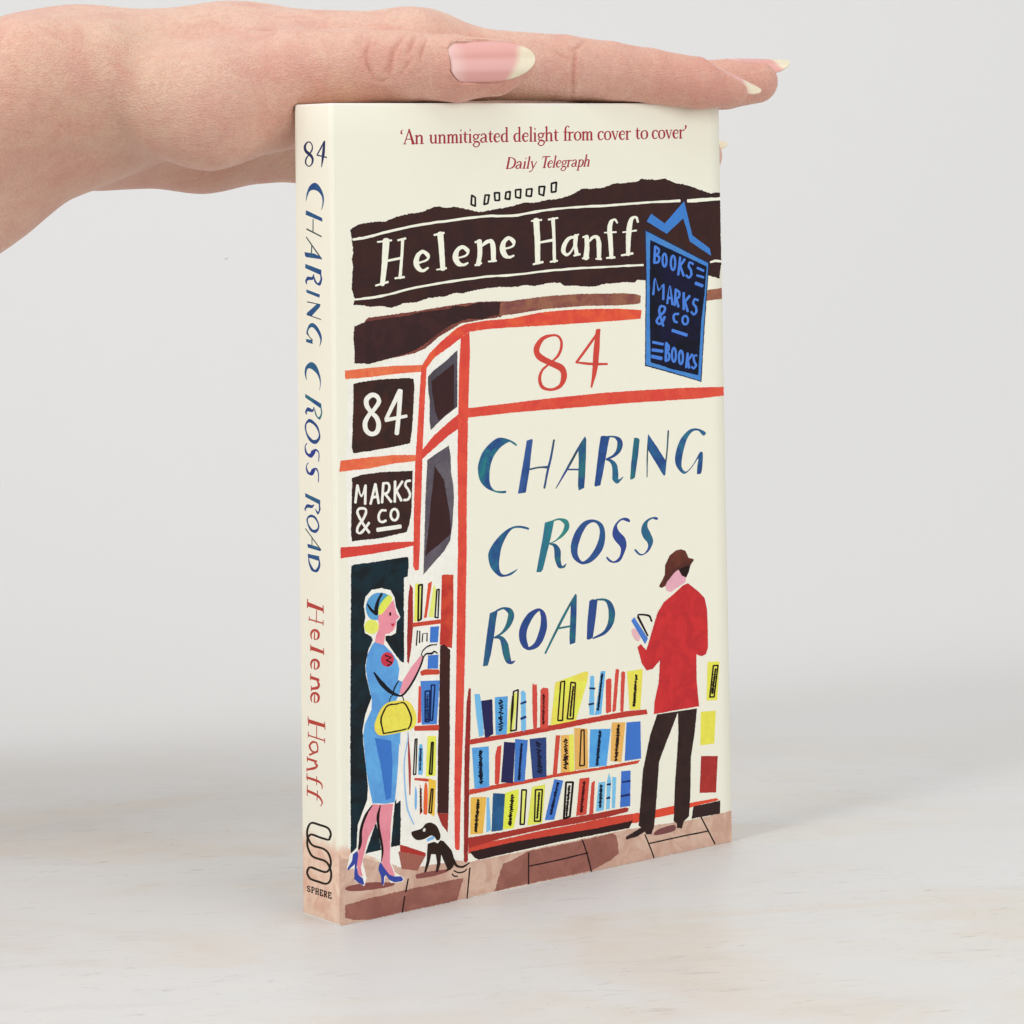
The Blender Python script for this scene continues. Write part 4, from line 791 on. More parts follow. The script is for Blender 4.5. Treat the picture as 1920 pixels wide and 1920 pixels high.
0/8/121/122/0/8:9098 4957 540 -3 -113 -1036 -360 28
1/8/84/-1/1/5:9362 4815 27 31 32 -17 66 -45 -26 21 -48 -47
1/8/84/-1/1/5:9420 4786 19 -65 -64 -41 -33 29 35 -18 66 -44 -48 -18 -80 -20 32 -25 45 -17 -54 -17 -39 -9 54 -33 42 -22 -32 0 -47 -25 29 -51 21 -7
1/8/84/-1/1/5:9325 4553 49 54 35 6 50 -63 -30 3 -72 -28
1/8/84/-1/1/5:9370 4545 42 -58 -61 -49 -36 6 72 -56 36 6
1/8/84/-1/1/5:9315 4440 64 40 19 2 42 -63 -23 -28 -49 0 37 -13 49 -40 -38 -4 -96 -18
1/8/84/-1/1/5:9355 4374 34 -54 -70 -32 -15 3 34 -31 21 -28 -22 3 -62 -35
1/8/84/-1/1/5:9357 4282 22 -37 -75 -29 -19 0 76 -46 20 1
1/8/84/-1/1/5:9295 4176 30 63 29 15 67 -57 -33 -5 -65 -41
1/8/84/-1/1/5:9344 4170 25 -59 -87 -29 -42 6 37 -35 48 -13 -20 -5 -71 -39
1/8/84/-1/1/5:9327 4090 28 -63 -61 -6 -59 -12
0/8/123/124/0/8:4022 3684 528 -34 -1 -1008 -462 16
1/8/125/-1/1/5:4243 3542 40 60 17 5 76 -62 -24 -2 -61 -57
1/8/125/-1/1/5:4304 3521 31 -59 -90 -42 -48 2 44 -50 62 -29 -45 -11 -38 -5 76 -37 44 -52 -62 -6 -43 -28 74 -69 26 4
1/8/125/-1/1/5:4240 3287 20 50 35 6 88 -59 -45 9 -88 -40
1/8/125/-1/1/5:4294 3271 51 -76 -90 -58 -27 10 79 -33 29 -40 -75 -11 -46 -12 99 -69 36 -9
1/8/125/-1/1/5:4235 3086 37 52 26 5 81 -73 -54 -35 -60 -15 58 -52 68 -14 -20 42 -61 -75
1/8/125/-1/1/5:4316 3011 33 -77 -122 -40 -45 5 103 -89 35 9
1/8/125/-1/1/5:4252 2863 38 74 33 19 72 -73 -42 -29 -58 -11 48 -22 70 -47 -72 -12 -74 -28 74 -77 27 3
0/8/126/-1/0/12:4815 3600 134 26 -83 -926 -67 -37 -73 31 19 680
0/8/108/-1/0/8:5034 3696 352 -69 -86 -1004 -384 83
0/8/127/-1/0/8:5387 3719 404 -82 -121 -1015 -336 23
1/8/128/-1/1/5:5561 3559 23 31 15 -3 57 -41 -17 17 -54 -35
1/8/128/-1/1/5:5600 3536 13 -35 -69 -16 -23 2 34 -29 31 -12 -14 11 -53 -26
1/8/128/-1/1/5:5589 3481 16 -39 -66 -27 -20 9 41 -14 36 -28 -56 -6 -37 -12 63 -63 24 7
1/8/128/-1/1/5:5531 3359 24 50 19 10 56 -45 -22 -14 -38 -19 40 -40 19 1
1/8/128/-1/1/5:5516 3307 36 44 40 -5 56 -56 -37 -4 -46 -13 44 -52 31 10
1/8/128/-1/1/5:5520 3242 38 40 17 11 40 -55 -39 -23 -39 -6 65 -46 25 4
1/8/128/-1/1/5:5510 3173 21 48 27 15 64 -55 -43 -12 -55 -4 34 -36 46 -17 -21 22 -49 -42
1/8/128/-1/1/5:5545 3137 24 -41 -62 -24 -19 -2 35 -29 17 -16 -21 19 -43 -35
1/8/128/-1/1/5:5544 3069 17 -40 -59 -19 -31 2 41 -47 23 6
1/8/128/-1/1/5:5485 2994 47 36 28 0 24 -49 -26 6 -44 -27
1/8/128/-1/1/5:5524 2978 22 -47 -63 -30 -25 9 30 -31 44 -11 -2 24 -64 -31
1/8/128/-1/1/5:5508 2919 33 -44 -49 -31 -8 3 53 -40 5 0
1/8/128/-1/1/5:5470 2838 33 38 10 3 53 -47 -15 -22 -40 -11 19 -13 46 -27 -19 11 -65 -34
1/8/128/-1/1/5:5509 2798 26 -60 -65 -36 -39 15 65 -51 34 10
1/8/128/-1/1/5:5452 2710 47 39 14 9 38 -54 -21 -20 -45 -9 43 -41 19 3
0/8/129/-1/0/8:5842 3656 545 -29 -12 -1002 -450 26
1/8/130/-1/1/5:6038 3499 44 69 91 -24 141 -100 -91 -2 -95 -22 125 -88 64 -19
1/8/130/-1/1/5:6059 3338 20 50 72 -19 152 -72 -75 -29 -94 -55 90 -85 47 -9
1/8/130/-1/1/5:6080 3168 35 59 70 -21 121 -79 -56 2 -99 -64
1/8/130/-1/1/5:6136 3118 63 -81 -57 -67 -43 11 62 -95 67 -43
1/8/130/-1/1/5:6076 2929 34 58 90 -30 139 -88 -70 7 -122 -56
1/8/130/-1/1/5:6213 2854 25 -74 -155 -41 -98 8 135 -89 78 -18
0/8/131/-1/0/8:6697 3633 144 -20 -130 -983 -137 7
0/8/132/-1/0/8:6862 3610 283 -25 -18 -935 -284 14
0/8/133/-1/0/8:7128 3582 156 -2 -1 -933 -156 1
1/8/134/-1/1/5:6986 3469 27 49 25 20 81 -78 -82 -53 -93 -8 98 -47 88 -31 -74 -15 -56 -44 47 -41 66 -55 -63 -27 -88 -8 75 -50 65 -38 -54 9 -86 -51
1/8/134/-1/1/5:7025 3238 52 -76 -65 -63 -56 12 52 -32 69 -54 -72 -47 -83 -25 65 -36 108 -54 -62 13 -151 -34
1/8/134/-1/1/5:7034 3035 43 -74 -126 -55 -79 -4 75 -59 77 -16 -58 -19 -43 -24 73 -19 74 -68 -79 -29 -111 -28 64 -49 62 -29 -78 -21 -58 -21 114 -67 44 -11
0/8/135/-1/0/8:7305 3738 435 -85 -4 -1010 -435 22
1/8/136/-1/0/5:7531 3629 -3 39 98 -8 98 -8
1/8/136/-1/0/5:7602 3644 50 -6 -11 -899 -11 -900
1/8/136/-1/0/5:7614 2761 4 -39 -154 8 -153 8
1/8/136/-1/0/5:7487 2745 -50 9 68 900 68 899
0/8/137/138/0/8:7827 3627 687 -73 -162 -931 -580 42
1/8/139/-1/1/5:8110 3513 47 57 27 19 46 -66 -43 -21 -44 2 64 -64 45 -6
1/8/139/-1/1/5:8117 3441 32 39 27 11 61 -69 -71 -12 -59 -1 48 -43 52 -12 -45 7 -43 -26 56 -63 14 2
1/8/139/-1/1/5:8087 3322 33 42 29 3 55 -56 -36 16 -69 -34
1/8/139/-1/1/5:8137 3306 29 -68 -82 -39 -39 17 42 -22 55 -18 -30 5 -84 -40
1/8/139/-1/1/5:8115 3230 39 -60 -76 -48 -46 6 60 -36 50 -15 -28 17 -55 -48
1/8/139/-1/1/5:8094 3153 48 -69 -57 -40 -18 11 23 -17 26 -32 -27 -3 -72 -34
1/8/139/-1/1/5:8101 3060 32 -51 -73 -32 -38 -4 58 -61 23 17
1/8/139/-1/1/5:8029 2952 39 63 51 15 63 -74 -75 -13 -63 -1 46 -46 77 -34 -50 3 -60 -17 43 -37 54 -17 -23 17 -77 -49
1/8/139/-1/1/5:8061 2863 20 -69 -68 -38 -30 27 62 -58 42 -9
1/8/139/-1/1/5:8009 2748 36 56 36 14 56 -64 -65 -13 -40 -7 46 -30 47 -32 -34 3 -92 -30
0/8/140/-1/0/8:8553 3706 462 -56 -164 -1003 -365 79
1/8/134/-1/1/5:8741 3585 53 54 22 15 39 -64 -39 -29 -47 -17 27 -15 44 -30 -61 -36 -44 -15 66 -26 42 -28 -44 13 -85 -42
1/8/134/-1/1/5:8768 3478 30 -56 -83 -49 -20 19 62 -18 58 -44 -66 -15 -57 -17 58 -24 56 -39 -69 -15 -78 -20 64 -48 41 -10 -63 -6 -25 -23 79 -67 23 3
1/8/134/-1/1/5:8682 3224 39 61 54 3 81 -72 -51 14 -97 -32
1/8/134/-1/1/5:8746 3214 22 -79 -95 -43 -41 31 57 -28 65 -41 -58 -6 -79 -15 61 -80 50 9
1/8/134/-1/1/5:8658 3056 43 50 53 -8 70 -73 -63 -7 -63 -19 21 -28 67 -24 -50 -14 -54 -17 50 -39 35 -23 -33 -22 -51 -4 41 -15 68 -41 -33 5 -102 -34
1/8/134/-1/1/5:8711 2894 25 -69 -75 -32 -38 16 34 -23 36 -26 -62 -15 -46 -20 68 -63 19 10
1/8/134/-1/1/5:8642 2730 31 54 31 17 62 -65 -49 1 -87 -26
0/8/141/-1/0/8:9051 3645 474 -36 1 -963 -561 12
0/8/142/-1/0/8:3968 2467 484 -59 -122 -883 -394 36
1/8/84/-1/1/5:4159 2364 37 39 24 2 46 -56 -36 -31 -45 -17 64 -52 39 -9
1/8/84/-1/1/5:4139 2258 26 56 44 1 84 -61 -42 15 -80 -42
1/8/84/-1/1/5:4205 2237 19 -63 -88 -25 -21 14 46 -34 31 -24 -30 5 -73 -35
1/8/84/-1/1/5:4158 2151 45 -64 -40 -51 -29 19 26 -20 61 -40 -19 9 -83 -34
1/8/84/-1/1/5:4178 2054 28 -49 -99 -44 -47 1 73 -22 58 -25 -56 15 -96 -40
1/8/84/-1/1/5:4160 1958 24 -44 -83 -41 -37 6 55 -17 70 -44 -65 -6 -78 -15 72 -79 39 -7
1/8/84/-1/1/5:4084 1805 22 34 35 -8 78 -58 -45 15 -84 -37
1/8/84/-1/1/5:4137 1768 31 -51 -77 -32 -28 -2 42 -28 29 -26 -31 18 -72 -33
1/8/84/-1/1/5:4122 1678 30 -38 -68 -38 -31 -12 61 -62 32 -4
0/8/143/-1/0/8:4462 2393 76 -11 41 -817 -143 -30
0/8/144/145/0/8:4662 2473 382 -75 -90 -892 -359 17
0/8/146/-1/0/8:5045 2424 437 28 -43 -495 -143 -452 -335 13
1/8/84/-1/1/5:5229 2306 42 58 36 15 53 -69 -50 -28 -56 2 49 -24 79 -41 -44 11 -109 -30
1/8/84/-1/1/5:5291 2235 13 -48 -108 -29 -47 16 66 -48 79 -29 -27 14 -88 -49
1/8/84/-1/1/5:5272 2143 26 -49 -97 -28 -40 -8 48 -32 43 -17 -58 -27 -39 -25 95 -59 23 -3
1/8/84/-1/1/5:5200 1981 14 46 22 18 101 -67 -58 -37 -85 -10 68 -21 65 -29 -73 -10 -84 -20 40 -40 59 -13 -34 1 -76 -41
1/8/84/-1/1/5:5225 1865 29 -61 -95 -30 -37 -1 73 -71 22 8
1/8/84/-1/1/5:5160 1744 54 55 38 5 48 -71 -54 -7 -42 -15 27 -35 30 -37 -33 4 -81 -30
1/8/84/-1/1/5:5215 1671 20 -65 -101 -21 -44 7 66 -80 33 17
0/8/147/-1/0/8:5582 2397 135 -12 -100 -811 -101 -11
1/8/84/-1/0/5:5575 2396 1 41 148 -22 148 -22
1/8/84/-1/0/5:5698 2400 52 -11 -91 -844 -90 -844
1/8/84/-1/0/5:5632 1571 3 -42 -124 14 -125 14
1/8/84/-1/0/5:5535 1559 -52 10 67 853 66 852
0/8/148/149/0/8:5904 2442 426 4 -120 -951 -476 8
1/8/84/-1/0/5:6012 2334 -1 42 224 -28 224 -28
1/8/84/-1/0/5:6209 2332 53 -10 -83 -778 -83 -778
1/8/84/-1/0/5:6152 1570 1 -42 -187 23 -187 24
1/8/84/-1/0/5:5992 1568 -52 9 46 782 45 782
1/8/84/-1/1/5:6094 2242 30 46 11 3 50 -37 2 16 -47 -28
1/8/84/-1/1/5:6133 2245 16 -44 -54 -28 -15 18 32 -5 35 -25 -45 -9 -35 -11 41 -24 26 -2 -21 17 -49 -34
1/8/84/-1/1/5:6121 2179 25 -52 -40 -25 -24 12 28 -45 19 14
1/8/84/-1/1/5:6082 2097 24 48 17 12 54 -46 -15 11 -58 -23
1/8/84/-1/1/5:6116 2098 9 -33 -57 -19 -13 13 36 -15 30 -23 -42 -5 -29 -5 34 -21 37 -11 -23 4 -40 -18 23 -29 17 -8 -11 14 -28 -27
1/8/84/-1/1/5:6099 2015 26 -46 -44 -32 -24 11 26 -15 36 -16 -16 12 -53 -26
1/8/84/-1/1/5:6083 1972 33 -52 -33 -33 -23 13 37 -39 18 11
1/8/84/-1/1/5:6054 1897 29 33 17 3 45 -44 -14 18 -57 -22
1/8/84/-1/1/5:6086 1886 18 -34 -55 -18 -7 3 52 -43 6 18
1/8/84/-1/1/5:6049 1815 27 46 8 12 44 -39 -6 11 -41 -28
1/8/84/-1/1/5:6070 1826 17 -50 -49 -26 -9 18 46 -38 14 0
1/8/84/-1/1/5:6039 1753 16 30 14 -3 54 -32 -11 16 -45 -30
1/8/84/-1/1/5:6064 1755 20 -54 -45 -30 -2 23 48 -32 7 -4
1/8/84/-1/1/5:6036 1680 25 34 -2 14 34 -36 -4 -8 -38 -19
1/8/84/-1/1/5:6051 1688 26 -55 -46 -27 -10 15 43 -43 9 12
0/8/150/-1/0/8:6624 2536 291 -82 -311 -940 -308 34
1/8/151/-1/1/5:6703 2407 21 44 12 11 73 -51 -21 5 -73 -30
1/8/151/-1/1/5:6732 2393 26 -45 -64 -28 -22 4 34 -14 31 -28 -40 -16 -54 -7 30 -18 40 -25 -51 -15 -48 -7 29 -30 53 -22 -29 -10 -51 -13 38 -21 36 -29 -38 -1 -58 -16 5 -15 34 -20 -47 -22 -37 -6 57 -63 17 11
1/8/151/-1/1/5:6613 2136 25 46 31 10 57 -55 -65 0 -34 -19 39 -42 23 -14 -42 -2 -28 -26 33 -27 8 -10 -31 -12 -28 -13 8 -19 30 -27 -17 -29 -42 0 35 4 33 -33 -57 -21 -48 -1 43 -31 47 -29 -32 20 -81 -30
1/8/151/-1/1/5:6586 1962 29 -52 -56 -30 -31 6 9 -17 47 -25 -19 10 -66 -38
1/8/151/-1/1/5:6575 1891 30 -51 -82 -22 -24 -10 55 -69 9 23
1/8/151/-1/1/5:6514 1794 26 46 18 20 39 -53 -63 -18 -36 -20 39 -17 31 -11 -51 -21 -42 -16 76 -58 20 21
1/8/151/-1/1/5:6485 1699 28 33 3 18 43 -52 -40 -20 -40 -8 49 -52 12 3
1/8/84/-1/0/5:7007 2373 1 54 228 -33 228 -33
1/8/84/-1/0/5:7200 2374 71 -15 -124 -850 -125 -851
1/8/84/-1/0/5:7099 1543 23 -54 -194 -23 -194 -24
1/8/84/-1/0/5:6952 1485 -70 14 90 908 90 908
1/8/84/-1/1/5:7085 2266 28 54 20 21 48 -55 -26 3 -64 -18
1/8/84/-1/1/5:7107 2268 23 -45 -62 -28 -14 10 62 -52 18 17
1/8/84/-1/1/5:7061 2185 30 51 19 17 60 -59 -33 -4 -52 -9 48 -55 19 24
1/8/84/-1/1/5:7064 2136 20 34 7 11 71 -52 -14 2 -82 -14
1/8/84/-1/1/5:7076 2140 41 -65 -30 -37 -20 21 21 -9 19 -21 -26 2 -47 -25
1/8/84/-1/1/5:7094 2076 13 -49 -80 -7 -13 2 53 -63 10 21
1/8/84/-1/1/5:7047 1991 21 44 8 23 58 -53 -16 -1 -74 -8
1/8/84/-1/1/5:7070 1999 24 -49 -57 -31 -29 12 35 -25 42 -11 -15 12 -50 -35
1/8/84/-1/1/5:7055 1937 26 -43 -59 -38 -9 16 41 -4 37 -29 -40 -9 -41 -10 49 -27 28 -6 -26 16 -44 -40
1/8/84/-1/1/5:7048 1862 33 -53 -44 -30 -28 6 27 -46 18 4
1/8/84/-1/1/5:6992 1776 47 47 24 4 33 -47 -13 4 -36 -31
1/8/84/-1/1/5:7040 1779 24 -66 -68 -31 -24 19 69 -48 16 17
1/8/84/-1/1/5:6989 1691 34 47 10 18 52 -55 -15 0 -67 -20
1/8/84/-1/1/5:7025 1689 15 -49 -49 -26 -10 19 46 -40 20 -6
1/8/84/-1/1/5:6986 1613 28 30 13 5 37 -41 -35 -2 -21 -14 34 -45 4 6
1/8/84/-1/1/5:6979 1553 21 40 25 -22 34 -4
0/8/152/-1/0/8:7452 2429 332 -21 -124 -923 -341 12
1/8/153/-1/1/5:7567 2303 41 46 18 17 54 -68 -52 -17 -44 2 80 -56 19 0
1/8/153/-1/1/5:7565 2238 24 34 0 8 56 -43 -16 -24 -40 -12 32 -9 27 -32 -64 -16 -38 -13 76 -52 16 8
1/8/153/-1/1/5:7537 2136 21 34 28 -2 83 -58 -47 -10 -66 -9 30 -34 58 -15 -16 29 -79 -39
1/8/153/-1/1/5:7570 2089 32 -66 -78 -41 -24 17 84 -55 22 13
1/8/153/-1/1/5:7515 1984 29 47 19 12 47 -49 -33 -24 -34 -13 37 -13 36 -19 -48 -4 -30 -26 33 -60 16 7
1/8/153/-1/1/5:7496 1879 25 53 25 12 86 -62 -31 2 -95 -27
1/8/153/-1/1/5:7534 1873 25 -55 -76 -43 -28 21 69 -23 45 -24 -35 12 -66 -35
1/8/153/-1/1/5:7512 1807 39 -54 -62 -34 -24 -1 63 -46 6 9
1/8/153/-1/1/5:7477 1694 19 60 12 22 79 -57 -22 3 -76 -32
1/8/153/-1/1/5:7509 1699 24 -70 -63 -40 -12 30 38 -8 34 -40 -56 -18 -50 -5 41 -39 51 -21 -29 14 -53 -32 34 -60 9 27
0/8/154/-1/0/12:7844 2264 114 43 -70 -830 -141 -10
0/8/155/-1/0/8:8080 2243 229 -20 -68 -719 -265 0
1/8/156/-1/1/5:8127 2147 21 39 38 3 76 -59 -65 -14 -67 -18 33 -38 66 3 -29 -3 -48 -29 27 -24 46 -34 -24 -5 -81 -33
1/8/156/-1/1/5:8162 2053 42 -64 -71 -40 -21 7 65 -63 19 2
1/8/156/-1/1/5:8122 1940 24 43 14 26 58 -65 -66 -33 -53 8 54 -25 68 -34 -43 -9 -83 -14 58 -76 52 4
1/8/156/-1/1/5:8092 1818 29 58 26 9 94 -66 -25 -4 -100 -28
1/8/156/-1/1/5:8136 1800 28 -52 -59 -40 -25 17 33 -9 57 -42 -58 -15 -58 -20 79 -65 19 15
1/8/156/-1/1/5:8089 1657 37 41 16 10 49 -57 -36 -25 -45 -6 35 -32 49 -25 -13 17 -69 -31
0/8/157/-1/0/12:8362 2243 75 184 67 -205 -69 -720 -124 5
0/8/157/-1/0/12:8541 2319 141 -42 -69 -775 -107 11
1/8/158/-1/1/5:8364 2117 -8 46 124 -8 124 -1
1/8/158/-1/1/5:8342 1770 -14 46 115 -2 112 11
0/8/159/-1/0/8:8846 2416 314 -31 -30 -907 -340 11
1/8/160/-1/1/5:8861 2110 -7 39 288 -13 285 1
1/8/160/-1/1/5:8824 1748 -12 53 301 -5 300 2
0/8/161/-1/0/12:9211 1246 1408 11 1508 -26 99 -65 -917 -30 -695 -95 -642 -1 -743 -1
0/8/162/-1/0/12:11309 1136 953 14 -17 -341 -1010 13
0/8/163/-1/0/8:11899 4870 427 -44 -104 -1016 -392 41
1/8/84/-1/0/5:12101 4721 -2 43 166 -14 166 -14
1/8/84/-1/0/5:12238 4735 57 -12 -160 -817 -160 -817
1/8/84/-1/0/5:12105 3934 3 -43 -152 13 -153 13
1/8/84/-1/0/5:11983 3919 -57 12 146 818 146 817
1/8/84/-1/1/5:12148 4613 29 55 -6 23 53 -46 1 -4 -54 -25
1/8/84/-1/1/5:12180 4616 15 -38 -63 -18 -17 5 25 -20 30 -20 -32 -7 -38 -14 36 -51 18 16
1/8/84/-1/1/5:12126 4510 17 36 15 12 49 -39 -51 -12 -21 -23 54 -49 3 14
1/8/84/-1/1/5:12105 4457 44 29 1 6 36 -42 -4 11 -45 -28
1/8/84/-1/1/5:12131 4455 29 -64 -57 -37 -13 21 60 -40 14 -4
1/8/84/-1/1/5:12090 4360 28 50 17 15 40 -43 -28 11 -33 -38
1/8/84/-1/1/5:12112 4366 35 -47 -48 -34 -24 4 26 -11 27 -26 -54 -12 -28 -7 34 -30 35 -13 -3 16 -72 -29
1/8/84/-1/1/5:12090 4278 33 -43 -68 -30 -13 -2 66 -54 7 22
1/8/84/-1/1/5:12044 4200 42 33 5 -1 53 -48 6 5 -68 -19
1/8/84/-1/1/5:12077 4183 19 -37 -57 -26 -10 10 57 -43 19 9
1/8/84/-1/1/5:12021 4107 41 48 3 11 54 -46 -2 4 -53 -33
1/8/84/-1/1/5:12052 4114 48 -62 -46 -39 -26 9 50 -51 12 21
1/8/84/-1/1/5:12011 4018 43 53 13 16 41 -51 -11 2 -52 -26
0/8/164/-1/0/8:11629 3580 534 -38 -78 -863 -499 21
0/8/165/166/0/8:11611 2418 589 -83 -83 -950 -588 70
0/9/8/-1/0/10:809 7548 48 212 179 150 298 18 267 -77 117 -183 41 -248 131 -258 -115 -108 -25 -265 -136 -46 -179 9 -1 -97 175 -239 265 -323 104 -61 31 -905 -14 -922 -137 -191 -67 -938 -139 -409 -135 -1030 -13 -277 122 -341 289 -198 -54 -77 -344 26 -155 229 -70 -266 -139 428 86 435 -73 417 -67 246 -34 5 -298 -656 -81 -178 112 -423 -81 -177 -271 183 -21 290 -208 -9 83 347 209 136 47 545 282 553 31 336 -128 1086 -13 274 87 349 183 385 -154 574 -11 243 94 350 136 226 -43 89 -191 107 -26 196 47 188
0/9/167/168/1/12:868 7541 77 161 179 114 238 -8 133 -67 -166 -152 -77 -138 -31 -117 42 -151 -149 -7 -147 64 -86 155
0/9/169/-1/0/12:1495 7753 74 -25 -181 -146 -106 -134 -38 28 85 137
0/9/170/171/0/5:1250 7294 164 55 213 207 66 42 51 -200 28 -125 94 -108 -103 -66 -10 -116 -71 -114 -127 -70 -119 -4 -32 -137 -17 -124 -266 104 32 146 76 137 17 143 -28 100
0/9/172/-1/1/12:1235 7308 33 190 151 154 150 76 83 -89 -56 -104 -182 -179 -105 -69
0/9/173/-1/1/5:1242 6997 -17 -65 -47 -51 -70 -30 -81 -4 -81 23 -69 45 -45 62 -15 68 17 64 47 51 69 30 82 5 81 -23 69 -45 45 -62
0/9/174/-1/1/5:1619 7265 -3 -18 -7 -15 -11 -9 -12 -2 -13 5 -10 11 -7 17 -3 19 3 18 8 15 10 9 13 3 12 -5 11 -12 7 -17
0/9/175/-1/0/12:1589 7062 59 -43 61 30 -7 -60 -55 -38
0/9/176/177/0/5:1107 6644 295 -111 206 -190 176 -239 57 -202 -49 -273 140 -42 -38 -153 -62 -138 -108 -156 164 -70 -34 -651 -18 -386 -29 74 -34 -469 -62 -550 -59 -389 -265 3 -393 70 -99 435 -73 395 -68 693 -13 130 57 281 196 311 18 238 -125 498 -46 295 54 307 121 203
0/9/178/-1/0/4:1082 4336 487 -142 31 -531 -52 -852 -159 -23 -145 882
0/9/179/-1/1/5:1683 6152 -16 -66 -44 -52 -64 -30 -76 -5 -75 23 -63 46 -41 62 -14 69 16 66 43 52 64 31 76 5 75 -23 63 -46 42 -62
1/9/180/-1/1/5:1419 6259 18 42 131 -44 177 -90 -120 -48 -120 -45 144 -91 140 -79 -90 -26 -120 -80
0/9/181/-1/0/4:2479 6143 120 -39 -280 -480 -392 -365 -95 56 94 273 276 319
1/9/182/-1/1/5:2495 6155 28 16 34 -75 55 -106 -174 -328 -171 -340 -247 -306 -246 -315 -197 -165 -218 -172 -128 20 -184 10 -212 140 -262 124 -222 216 -248 231 -250 261 -186 300
1/9/182/-1/1/5:1810 5633 23 -16 -114 -118 -99 -122 -88 -173 -85 -170
1/9/182/-1/1/5:2523 6170 -27 11 63 97 62 108 178 83 190 95 223 0 236 -4
1/9/182/-1/1/5:2566 6065 -25 15 92 87 93 111 164 -15 171 -1 86 44 100 33 76 -45 105 -60
1/9/182/-1/1/5:1319 7809 55 -32 -118 -146 -94 -147 -83 -191 -42 -184 4 -158 -9 -141
1/9/182/-1/1/5:890 7578 35 15 108 -171 136 -145 149 -118 144 -99
1/9/182/-1/1/5:1538 5148 -27 10 42 96 44 101 81 53 88 58
1/9/182/-1/1/5:1907 5234 28 4 54 -166 61 -165
0/9/183/184/1/12:1076 4572 32 165 182 289 240 114 359 -9 240 -68 177 -266 26 -248 -153 -150 -422 -40 -477 4 -147 81
1/9/185/-1/1/5:1363 4405 -45 -2 -65 330 -74 340 102 219 112 236 109 95 134 106 233 -3 244 -1 220 -6 260 -17 179 -326 202 -347 -9 -181 -15 -205 -77 -108 -89 -113
1/9/185/-1/1/5:1344 4385 -7 38 418 5 417 2 271 17 269 17
0/9/186/187/0/5:993 2749 262 -48 -137 -381 -267 -364 -137 -403 -87 -262 54 -232 -129 74 -36 239 45 354 83 369 109 345
0/9/186/187/0/5:1216 2707 388 -37 -79 -499 -27 -531 -13 -362 153 -347 -172 3 -180 270 -51 115 56 268 -99 422 -48 307
1/9/84/-1/1/5:967 2734 26 -18 -221 -216 -179 -234 -135 -305 -123 -293 -37 -315 -24 -314 -27 -153 -66 -151
1/9/84/-1/1/5:1208 2690 31 -11 -97 -238 -47 -245 20 -310 14 -294 79 -355 78 -354 31 -213 20 -223 -18 -231 -57 -226
0/9/188/-1/0/5:534 1709 25 -110 -51 -268 44 -198 129 -106 42 -135 -32 -30 -142 81 -115 100 3 194 20 166 -188 -117 -44 24 151 191 28 144
0/9/188/-1/0/5:1209 1334 103 -156 155 -197 158 -69 185 -26 71 -81 -46 -46 -239 19 -131 75 -103 146 -48 -46 -16 -178 -58 5 -24 200 -76 183 28 103
1/10/189/-1/1/5:2068 4348 19 -3 -26 -228 -14 -233 -89 -376 -82 -377 -24 -387 -21 -383 50 -721 56 -718 92 -315 90 -307 133 -252 117 -252
0/10/8/-1/0/12:2092 1889 55 56 268 34 150 95 175 -5 188 -116 106 -190 25 -134 -70 -98 123 35 268 -271 91 -298 -232 38 -538 239 -105 212 -12 120 -281 45 -159 122
0/10/190/-1/1/12:2138 1882 35 31 269 29 136 98 162 -3 161 -101 92 -167 25 -112 -42 -80 -81 13 -53 73 -107 60 -217 -52 -215 12 -132 108
0/10/190/-1/0/6:2624 1546 189 13 113 -57 83 65 102 -38 242 -262 91 -265 -44 -146 -110 -68 -150 3 69 53 -105 213 -74 153 -23 -224 -84 -181 -68 0 45 242 -38 197 -135 26 -57 -207 -98 -200 -67 0 85 278 18 235
1/10/190/-1/1/5:3342 1006 95 31 145 -168 96 -155 222 -58 160 -48 201 80 198 51
1/10/190/-1/1/5:3402 741 20 30 157 -76 142 -68 177 0 153 -2 91 58 86 43
1/10/190/-1/1/5:3339 680 35 19 75 -71 59 -60 113 -24 95 -23
0/10/191/-1/1/5:2562 1876 -10 -14 -14 -9 -16 -3 -15 3 -12 9 -7 13 -1 17 5 16 10 14 14 9 16 4 15 -3 12 -9 7 -14 1 -16
1/10/192/-1/1/5:2639 1593 -38 72 183 38 180 43
0/11/193/194/0/10:10099 3712 732 -13 -186 -343 -277 -463 -232 -434 -56 -523 -80 -652 -77 -485 -92 -158 -175 18 -42 83 -263 -84 -391 -21 10 74 516 156 -86 63 79 598 105 811 261 858
0/11/193/194/0/10:10822 3700 674 -14 -95 -600 -151 -651 -46 -999 -57 -527 -182 -105 -71 -173 -178 28 3 116 -109 84 67 989 82 656 69 660
0/11/195/196/0/5:10468 7189 153 177 258 87 168 -162 149 -96 -34 -142 -338 -132 -173 -78 -148 54 -48 133
0/11/197/-1/0/5:10772 7441 324 103 258 -64 -70 -181 -89 -126 -149 63 -103 162
0/11/198/199/0/8:10243 7046 206 273 15 256 167 240 217 108 193 14 149 -63 104 -188 171 -56 -112 -157 -258 32 -281 -94 -186 -126 -106 -149 -58 -107 -129 -41
1/11/200/-1/1/5:10302 7004 -42 37 233 134 199 155 295 230 297 243 287 90 318 101 242 49 234 39 116 98 121 60
0/11/201/202/0/10:11256 7018 383 -273 191 -182 80 -301 17 -585 -11 -452 -78 -153 -153 -30 -180 69 -7 -676 69 -702 -774 4 -806 -6 28 315 159 490 55 567 -258 -192 -211 -12 -163 217 -137 429 127 64 177 -186 142 324 267 609 217 248 389 200 304 177
0/11/203/-1/1/5:9512 5891 30 -70 11 -63 -11 -46 -31 -23 -45 5 -53 31 -54 53 -45 66 -30 70 -11 63 11 46 30 23 46 -5 53 -31 54 -52
0/11/204/-1/0/5:9267 6249 106 84 456 -609 -104 -137
